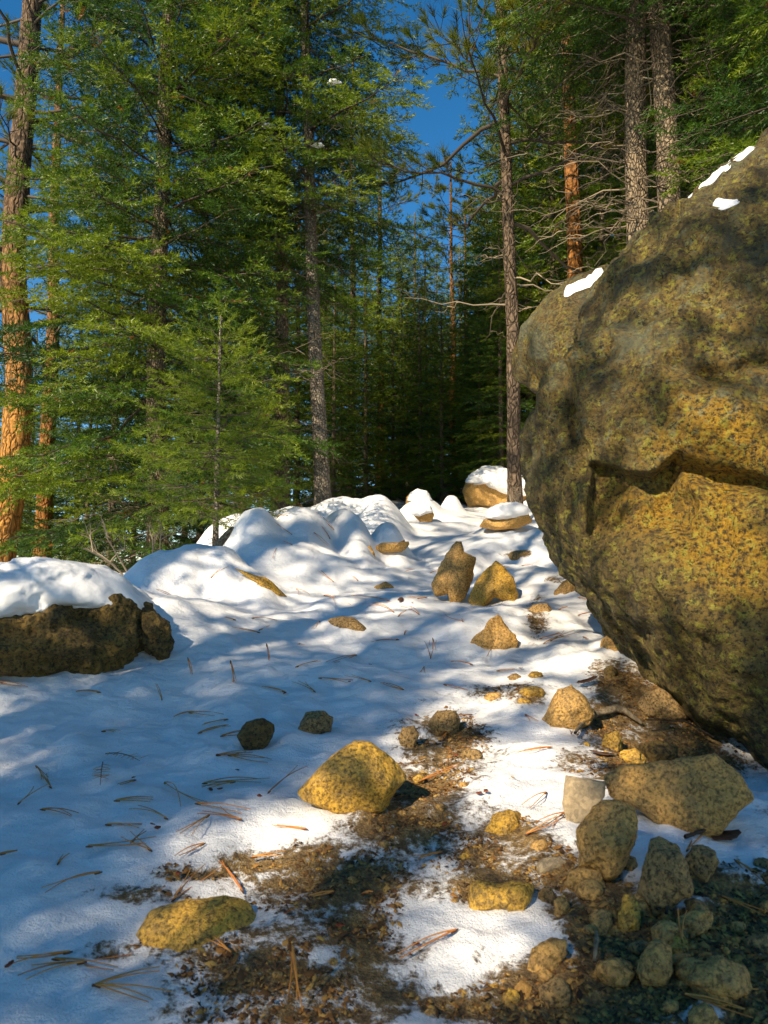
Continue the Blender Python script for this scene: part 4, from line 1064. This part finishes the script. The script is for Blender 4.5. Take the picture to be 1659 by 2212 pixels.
 (ell(1048, 2105, 1085, 2130, seed=82), 'yellow clod at the bottom edge of the churned snow', M_GOLD, dict(seed=82, rough=.2)),
]
for pl, lab, mt, kw in ROCKS:
    d = dict(depth=.75, rough=.09, facets=6, level=4, bury=.22, sink=.2, lift=-.014); d.update(kw)
    rock(pl, lab, mt, **d)
rng = np.random.default_rng(515)
for i in range(46):
    u, v = rng.uniform(1170, 1690), rng.uniform(1850, 2215)
    if (v - 1850) < (1330 - u) * 1.3: continue
    w_ = rng.uniform(14, 40); hh_ = w_ * rng.uniform(.55, .95)
    rock(ell(u - w_, v - 2 * hh_, u + w_, v, k=9, seed=700 + i, jit=.18), 'small half-buried stone in the dark soil of the lower right corner', M_TAN if i % 3 else M_GREY, 'stone', 'stone', 'small stones in the dark soil', depth=.8, rough=.12, facets=5, level=3, bury=.3, sink=.2, seed=700 + i, lift=-.012)
for i, (u, v) in enumerate([(905, 1690), (870, 1760), (1000, 1700), (830, 1830), (930, 1850), (760, 1905), (1000, 1880), (860, 1960), (690, 1880), (1060, 1860), (980, 1950), (720, 2080), (860, 2110), (1090, 1840), (600, 2110), (930, 2190), (780, 2180), (1040, 2180), (950, 1750), (1130, 1770)]):
    w_ = rng.uniform(7, 15)
    rock(ell(u - w_, v - 1.3 * w_, u + w_, v, k=8, seed=800 + i, jit=.18), 'small tan pebble lying on the bare strip of the trail', M_GOLD if i % 4 == 0 else M_TAN, 'pebble', 'pebble', 'pebbles on the bare trail', depth=.8, rough=.12, facets=5, level=2, bury=.25, sink=.2, seed=800 + i, lift=-.003)
def cap_of(o, poly, **kw):
    d = dict(depth=.7, rough=.08, facets=0, level=4); d.update(kw)
    return rock(poly, None, M_SNOW, 'snow_cap', parent=o, **d)
# snow-capped boulders on the crest
r1 = rock([(876, 1100), (878, 1075), (890, 1062), (925, 1062), (936, 1090), (930, 1112), (895, 1118)], 'upper snow-capped stone of the two at the crest of the trail', M_TAN, D=9.7, seed=91, depth=.8, level=4)
cap_of(r1, [(878, 1082), (886, 1064), (903, 1056), (922, 1061), (932, 1078), (938, 1104), (915, 1106), (896, 1084)], D=9.62, seed=92, depth=.85)
r2 = rock([(892, 1112), (905, 1092), (930, 1095), (938, 1112), (932, 1128), (908, 1128)], 'lower snow-capped stone of the two at the crest of the trail', M_TAN, D=8.6, seed=93, depth=.8, level=4)
cap_of(r2, [(888, 1112), (898, 1094), (915, 1087), (930, 1093), (938, 1106), (925, 1110), (905, 1117)], D=8.55, seed=94, depth=.8)
r3 = rock([(1000, 1062), (1010, 1035), (1040, 1020), (1080, 1018), (1125, 1022), (1150, 1060), (1130, 1100), (1060, 1106), (1012, 1098)], 'big brown boulder under snow at the far end of the trail', M_TAN, D=11.6, seed=95, depth=.8, level=5, facets=5)
cap_of(r3, [(1000, 1052), (1012, 1026), (1040, 1008), (1070, 1009), (1125, 1015), (1155, 1040), (1140, 1072), (1100, 1072), (1068, 1058), (1045, 1046), (1020, 1044)], D=11.45, seed=96, depth=.8, level=5, rough=.12)
r4 = rock([(1034, 1138), (1045, 1122), (1080, 1115), (1110, 1116), (1138, 1100), (1150, 1128), (1120, 1142), (1070, 1146)], 'brown rock under a snow pillow between the far boulder and the leaning boulder', M_TAN, D=7.0, seed=97, depth=.8, level=5)
cap_of(r4, [(1046, 1122), (1055, 1100), (1080, 1086), (1115, 1084), (1145, 1096), (1142, 1112), (1115, 1122), (1075, 1124)], D=6.95, seed=98, depth=.85, level=4)

# ------------------------------------------------------------------ fallen needles, bark, sticks
def down(u, v, lift=0.006):
    p = hit(u, v); p[2] = float(terrain(p[0:1], p[1:2])[0]) + lift
    return p
def bundle(p0, p1, seed, n=3, r=.0016, stand=False, hgt=.0):
    """needles joined in a dark sheath at p0, running to p1"""
    rng = np.random.default_rng(seed)
    tb = Tubes(); ax_ = p1 - p0; L = np.linalg.norm(ax_); d = ax_ / L
    side = unit(np.cross(d, np.array([0, 0, 1.0])))
    if np.linalg.norm(side) < .1: side = np.array([1.0, 0, 0])
    upv = np.cross(side, d)
    t = np.linspace(0, 1, 8)
    for k in range(n):
        sp_ = rng.uniform(-.22, .22); cv = rng.uniform(-.10, .18)
        pts = d[None] * (L * t * rng.uniform(.8, 1.0))[:, None] + side[None] * (L * (sp_ * t + rng.uniform(-.15, .15) * t * t))[:, None] + upv[None] * (L * cv * np.sin(t * np.pi) * .35 + .002)[:, None]
        tb.add(pts, r * (1 - .45 * t), 4, rng.uniform(.4, 1.0))
    tb.add(np.stack([-d * .005, d * .002, d * .010]), [r * .9, r * 1.5, r * 1.2], 5, 0.08)
    me = tb.mesh('needle_bundle')
    o = link('needle_bundle', me, M_FALLEN, None, p0)
    return o
LYING = [  # dark end -> tip
 (40, 1745, 90, 1700), (90, 1757, 180, 1768), (190, 1835, 335, 1827), (285, 1828, 320, 1800), (440, 1700, 585, 1690), (505, 1695, 430, 1712), (580, 1720, 655, 1655), (495, 1640, 590, 1650),
 (355, 1700, 400, 1760), (425, 1742, 545, 1756), (450, 1775, 395, 1815), (520, 1780, 440, 1755), (215, 1895, 60, 1940), (180, 2095, 30, 2130), (150, 2070, 20, 2105), (205, 2140, 365, 2110), (205, 2140, 345, 2190),
 (0, 1858, 40, 1850), (360, 1775, 290, 1745), (250, 1740, 340, 1735), (660, 1800, 590, 1790), (545, 1865, 620, 1850), (440, 1830, 380, 1860), (955, 1850, 890, 1870), (1180, 1720, 1130, 1760), (1225, 1765, 1170, 1795),
 (560, 1370, 500, 1360), (560, 1365, 640, 1320), (545, 1340, 600, 1345), (690, 1470, 760, 1480), (800, 1478, 740, 1462), (870, 1495, 820, 1480), (700, 1290, 770, 1312), (840, 1300, 760, 1290), (850, 1325, 790, 1305), (720, 1260, 690, 1235),
 (960, 1485, 1010, 1500), (1020, 1440, 965, 1432), (930, 1425, 940, 1385), (1075, 1455, 1120, 1450), (1190, 1388, 1245, 1365), (1175, 1395, 1220, 1375), (1250, 1332, 1300, 1322), (905, 1330, 870, 1312), (1000, 1345, 960, 1330),
 (615, 1500, 560, 1490), (680, 1500, 640, 1475), (930, 1240, 985, 1225), (640, 1275, 700, 1300), (860, 1385, 800, 1390), (770, 1420, 720, 1440), (410, 1545, 480, 1552), (490, 1560, 430, 1575), (430, 1588, 500, 1570), (640, 1445, 700, 1430),
 (1485, 1845, 1530, 1800), (1590, 1870, 1650, 1925), (1560, 1950, 1655, 1990), (1480, 2170, 1630, 2215), (1500, 2130, 1640, 2180), (0, 1480, 60, 1490), (215, 1505, 160, 1500), (470, 1640, 540, 1630),
]
for i, (a, b, c, d) in enumerate(LYING):
    p0, p1 = down(a, b), down(c, d)
    if np.linalg.norm(p1 - p0) > .5: p1 = p0 + (p1 - p0) * .3 / np.linalg.norm(p1 - p0)
    o = bundle(p0, p1, i, n=3 if i % 3 else 2)
    tag(o, 'rust-brown bundle of long pine needles lying flat on the snow', 'pine needles', 'fallen pine needle bundles')
rng = np.random.default_rng(404)
for i in range(70):
    x, y = rng.uniform(-1.6, 1.1), 1.25 + 4.6 * rng.uniform() ** 1.5
    if x > .38 * y + .02: x -= .9
    a = rng.uniform(0, 6.28); L = rng.uniform(.05, .15)
    z = ground_at(x, y); p0 = np.array([x, y, float(terrain(np.array([x]), np.array([y]))[0]) + .005])
    x1, y1 = x + L * math.cos(a), y + L * math.sin(a) * .8
    p1 = np.array([x1, y1, float(terrain(np.array([x1]), np.array([y1]))[0]) + .006 + (.02 if i % 4 == 0 else 0)])
    o = bundle(p0, p1, 1000 + i, n=2 + i % 2)
    tag(o, 'rust-brown bundle of long pine needles lying flat on the snow', 'pine needles', 'fallen pine needle bundles')
for i, (u, v, h, lab) in enumerate([(575, 1432, .075, 'single upright pine needle pair standing in the mid-left snow'), (497, 1478, .085, 'upright tuft of rusty needles standing in the snow right of the dark stones'),
                                    (405, 1462, .07, 'upright needle pair beside the small dark stone, casting a thin shadow'), (935, 1412, .06, 'upright needle pair in the snow left of the snow-shouldered brown rock'), (625, 2190, .10, 'upright needle pair sticking up at the bottom edge')]):
    p0 = down(u, v, -.004)
    o = bundle(p0 + np.array([0, 0, h]), p0 + np.array([.012, .01, 0]), 2000 + i, n=3 if i != 1 else 6)
    tag(o, lab, 'pine needles')
# the small fir twigs lying at left
def twig(u0, v0, u1, v1, label, seed):
    rng = np.random.default_rng(seed); tb = Tubes()
    p0, p1 = down(u0, v0, .004), down(u1, v1, .008)
    t = np.linspace(0, 1, 9); mid = np.array([0, 0, .02])
    pts = (p1 - p0)[None] * t[:, None] + mid[None] * np.sin(t * np.pi)[:, None] * .5
    tb.add(pts, .0016 * (1 - .5 * t), 5, .05)
    d = unit(p1 - p0); sd = unit(np.cross(d, np.array([0, 0, 1.0])))
    for k in range(16):
        q = (p1 - p0) * rng.uniform(.1, 1) + np.array([0, 0, .006])
        nd = unit(d * .5 + sd * rng.choice([-1, 1]) * rng.uniform(.6, 1) + np.array([0, 0, rng.uniform(-.1, .4)]))
        tb.add(np.stack([q, q + nd * .014, q + nd * .026]), [.0010, .0009, .0004], 3, rng.uniform(.5, 1))
    return tag(link('fir_twig', tb.mesh('fir_twig'), M_FALLEN, None, p0), label, 'twig')
twig(228, 1632, 302, 1652, 'brown fir twig lying curled beside a dark red scale in the left snow', 1)
twig(222, 1650, 216, 1705, 'little comb-like fir twig standing on end left of the curled one', 2)
# red bark scales and seeds
def flake(u, v, L, W_, label, mat, name, cat, seed, group=None, lift=.008, curl=.35):
    rng = np.random.default_rng(seed); n = 9; a = rng.uniform(0, 3.14)
    t = np.linspace(-1, 1, n); V = []
    for sgn, zo in ((1, 0), (-1, 0), (1, -.0016), (-1, -.0016)):
        wv = (1 - t * t) ** .6 * W_ * (1 + .2 * rng.normal(size=n)) * sgn
        V.append(np.stack([t * L, wv, curl * L * t * t * .6 + zo + curl * np.abs(wv) * .5], 1))
    V = np.concatenate(V)
    c, s_ = math.cos(a), math.sin(a); V = np.stack([V[:, 0] * c - V[:, 1] * s_, V[:, 0] * s_ + V[:, 1] * c, V[:, 2]], 1)
    F_ = []
    for i in range(n - 1):
        F_ += [(i, i + 1, n + i + 1, n + i), (2 * n + i, 3 * n + i, 3 * n + i + 1, 2 * n + i + 1), (i, 2 * n + i, 2 * n + i + 1, i + 1), (n + i, n + i + 1, 3 * n + i + 1, 3 * n + i)]
    me = mesh_of(name, V, np.array(F_), True)
    o = link(name, me, mat, None, down(u, v, lift)); o.rotation_euler = (rng.uniform(-.3, .3), rng.uniform(-.3, .3), 0)
    return tag(o, label, cat, group)
for i, (u, v) in enumerate([(288, 1688), (512, 1670), (330, 1790), (340, 1797), (470, 1640), (455, 1713), (475, 1712), (560, 1727), (385, 1897), (615, 1502), (755, 1478), (800, 1440), (890, 1305), (1050, 1716), (1035, 1722), (900, 1552), (985, 1640), (1125, 1448), (735, 2010), (960, 1790), (620, 1990), (900, 2060), (1060, 1960), (20, 2095)]):
    flake(u, v, .008, .005, 'small dark red bark scale dropped on the snow', M_REDCHIP, 'bark_scale', 'bark scale', 300 + i, 'red bark scales on the snow')
flake(1300, 1638, .035, .010, 'curled dry brown leaf on the snow by the golden cube-like rock', M_LEAF, 'dry_leaf', 'leaf', 31, curl=.3)
flake(1570, 1815, .040, .020, 'flat dark leaf on the shaded snow under the boulder', M_LEAF, 'dry_leaf', 'leaf', 32, curl=.1)
flake(865, 1300, .045, .014, 'thin brown leaf among needles on the upper trail', M_LEAF, 'dry_leaf', 'leaf', 33, curl=.25)
flake(1270, 1490, .04, .012, 'dark pointed leaf on top of the speckled pyramid rock', M_LEAF, 'dry_leaf', 'leaf', 34, curl=.25, lift=.03)

def stick(pix, rad, label, mat, name='stick', cat='stick', lift=.012, seed=0, sides=8):
    P_ = np.array([down(u, v, lift) for u, v in pix])
    n = 18; t = np.linspace(0, len(P_) - 1, n)
    Q = np.stack([np.interp(t, np.arange(len(P_)), P_[:, c]) for c in range(3)], 1) - P_[0]
    rr = np.interp(t, np.arange(len(rad)), rad)
    tb = Tubes(); tb.add(Q, rr, sides, .5)
    V = tb.V[0]; rng = np.random.default_rng(seed); tb.V[0] = V + rng.normal(0, 1, V.shape) * np.repeat(rr, sides)[:, None] * .12
    return tag(link(name, tb.mesh(name), mat, None, P_[0]), label, cat)
stick([(1242, 1600), (1262, 1575), (1286, 1560), (1330, 1547), (1352, 1555), (1388, 1578)], [.004, .008, .011, .014, .011, .005], 'curved strip of grey bark lying among rocks below the boulder', M_WOOD, 'bark_strip', 'bark strip', .02, 3)
stick([(1480, 1828), (1510, 1815), (1540, 1799)], [.004, .004, .002], 'short dark stick leaning from the triangular rock across shaded snow', M_DARKWOOD, seed=4)
stick([(1420, 1982), (1450, 1965), (1480, 1948)], [.0025, .003, .002], 'small dark twig on the snow strip below the triangular rock', M_DARKWOOD, seed=5)
stick([(1440, 1990), (1443, 1970), (1434, 1956)], [.003, .003, .002], 'second dark twig crossing the first on the snow strip', M_DARKWOOD, seed=6)
stick([(1285, 2110), (1290, 2060), (1289, 2040)], [.003, .004, .002], 'thin pale stick standing in the dark soil at bottom right', M_WOOD, lift=.02, seed=7)
stick([(1395, 1590), (1480, 1595), (1545, 1632)], [.002, .003, .002], 'thin dark branch arching over the plank-like rock', M_DARKWOOD, lift=.05, seed=8)
stick([(1400, 1530), (1450, 1522), (1490, 1512)], [.002, .002, .0015], 'straight thin twig in the shadow under the boulder', M_DARKWOOD, lift=.03, seed=9)
stick([(1240, 1690), (1225, 1765), (1180, 1793)], [.0012, .0015, .001], 'orange grass stem bent across the front of the pale slab', M_WOOD, lift=.01, seed=10)
# broken stump of a branch beside the sapling
Q0 = at(470, 1180, 4.75)
tb = Tubes(); dl = at(504, 1138, 4.75) - Q0
tb.add(np.stack([-dl * .4, dl * .1, dl * .6, dl * 1.0]), [.028, .026, .022, .008], 9, .7)
tag(link('broken_branch', tb.mesh('broken_branch'), M_WOOD, None, Q0), 'pale broken branch stub leaning beside the fir sapling stem', 'branch')

# bare shrub behind the capped stone
def shrub(u, v, D, hgt, label, seed, n=3, lean=0.0):
    rng = np.random.default_rng(seed); base = at(u, v, D)
    r = bpy.data.objects.new('bare_shrub', None); COL.objects.link(r); r.location = base; tag(r, label, 'shrub')
    def grow(tb, p, d, L, rad, dep):
        t = np.linspace(0, 1, 5); bend = rng.normal(0, .18, 3)
        pts = p[None] + d[None] * (L * t)[:, None] + bend[None] * (L * t * t)[:, None]
        tb.add(pts, rad * (1 - .5 * t), 5, rng.uniform(.55, 1.0))
        if dep < 3:
            for _ in range(rng.integers(2, 4)):
                s_ = rng.uniform(.4, 1.0); q = p + d * L * s_ + bend * L * s_ * s_
                grow(tb, q, unit(d + rng.normal(0, .55, 3) + np.array([0, 0, .25])), L * rng.uniform(.4, .7), rad * .62, dep + 1)
    for k in range(n):
        tb = Tubes()
        grow(tb, np.array([rng.uniform(-.05, .05), rng.uniform(-.05, .05), -.08]), unit(np.array([lean + rng.uniform(-.3, .2), rng.uniform(-.2, .2), 1.0])), hgt * rng.uniform(.4, .6), .0075, 0)
        link('stem', tb.mesh('stem'), M_TWIG, r)
shrub(272, 1225, 4.55, .40, 'bare branching shrub behind the dip between capped stone and snow bank', 51, 3, -.35)
shrub(345, 1195, 4.55, .34, 'thinner bare shrub at the foot of the sapling', 52, 2, -.1)
shrub(1120, 1085, 8.0, .35, 'dark bare shrub on the snow beside the far boulder', 53, 3, -.2)

# fine litter of the trail: far too much to count
rng = np.random.default_rng(808)
n = 90000
x = rng.uniform(-1.2, 1.3, n); y = 1.0 + rng.uniform(0, 1, n) ** 1.6 * 2.6
z = terrain(x, y)
dd, _ = dirt_at(x, y, z)
nz = .5 + .5 * fbm(np.stack([x, y], 1), 14, 3, 500)
keep = (dd * 1.15 > nz * .75 + rng.uniform(0, .25, n)) & (dd > .2)
x, y, z, dd = x[keep], y[keep], z[keep], dd[keep]
m = min(len(x), 13000); x, y, z = x[:m], y[:m], z[:m]
z = z - .010 * ss(.35, .8, dd[:m])
a = rng.uniform(0, 6.283, m); L = rng.uniform(.002, .0075, m) * np.where(rng.uniform(size=m) < .15, 1.8, 1); W_ = L * rng.uniform(.16, .6, m); H_ = L * rng.uniform(.1, .5, m)
tl = rng.uniform(-.3, .6, m)
dx, dy = np.cos(a), np.sin(a)
C_ = np.stack([x, y, z + .001], 1); A_ = np.stack([dx, dy, tl], 1) * L[:, None]; B_ = np.stack([-dy, dx, tl * 0], 1) * W_[:, None]; U_ = np.stack([dx * 0, dy * 0, H_ + .0015], 1)
V = np.stack([C_ - A_, C_ + B_, C_ + A_, C_ - B_, C_ + U_ + A_ * .2], 1).reshape(-1, 3)
b = np.arange(m)[:, None] * 5
F_ = np.stack([b + np.array([[0, 1, 4]]), b + np.array([[1, 2, 4]]), b + np.array([[2, 3, 4]]), b + np.array([[3, 0, 4]])], 1).reshape(-1, 3)[:, ::-1]
tag(link('trail_litter', mesh_of('trail_litter', V, F_, False, {'tint': np.repeat(np.clip(rng.beta(1.5, 1.2, m), 0, 1), 5)}), M_LITTER), kind='stuff')
# gravel in the dark soil
n = 30000
x = rng.uniform(-.2, 1.3, n); y = 1.0 + rng.uniform(0, 1, n) ** 1.5 * 2.2
z = terrain(x, y); dd, _ = dirt_at(x, y, z)
keep = dd > .45 + rng.uniform(0, .5, n); x, y, z = x[keep][:4200], y[keep][:4200], z[keep][:4200]; m = len(x)
V0, F0 = ico(0)
sc_ = rng.lognormal(-5.75, .55, m)
J = 1 + .22 * rng.normal(size=(m, len(V0), 1))
V = (V0[None] * J * np.stack([sc_, sc_ * rng.uniform(.6, 1, m), sc_ * rng.uniform(.45, .8, m)], 1)[:, None] + np.stack([x, y, z - .010], 1)[:, None]).reshape(-1, 3)
F_ = (F0[None] + (np.arange(m) * len(V0))[:, None, None]).reshape(-1, 3)
tag(link('gravel', mesh_of('gravel', V, F_, False), M_GRIT), kind='stuff')
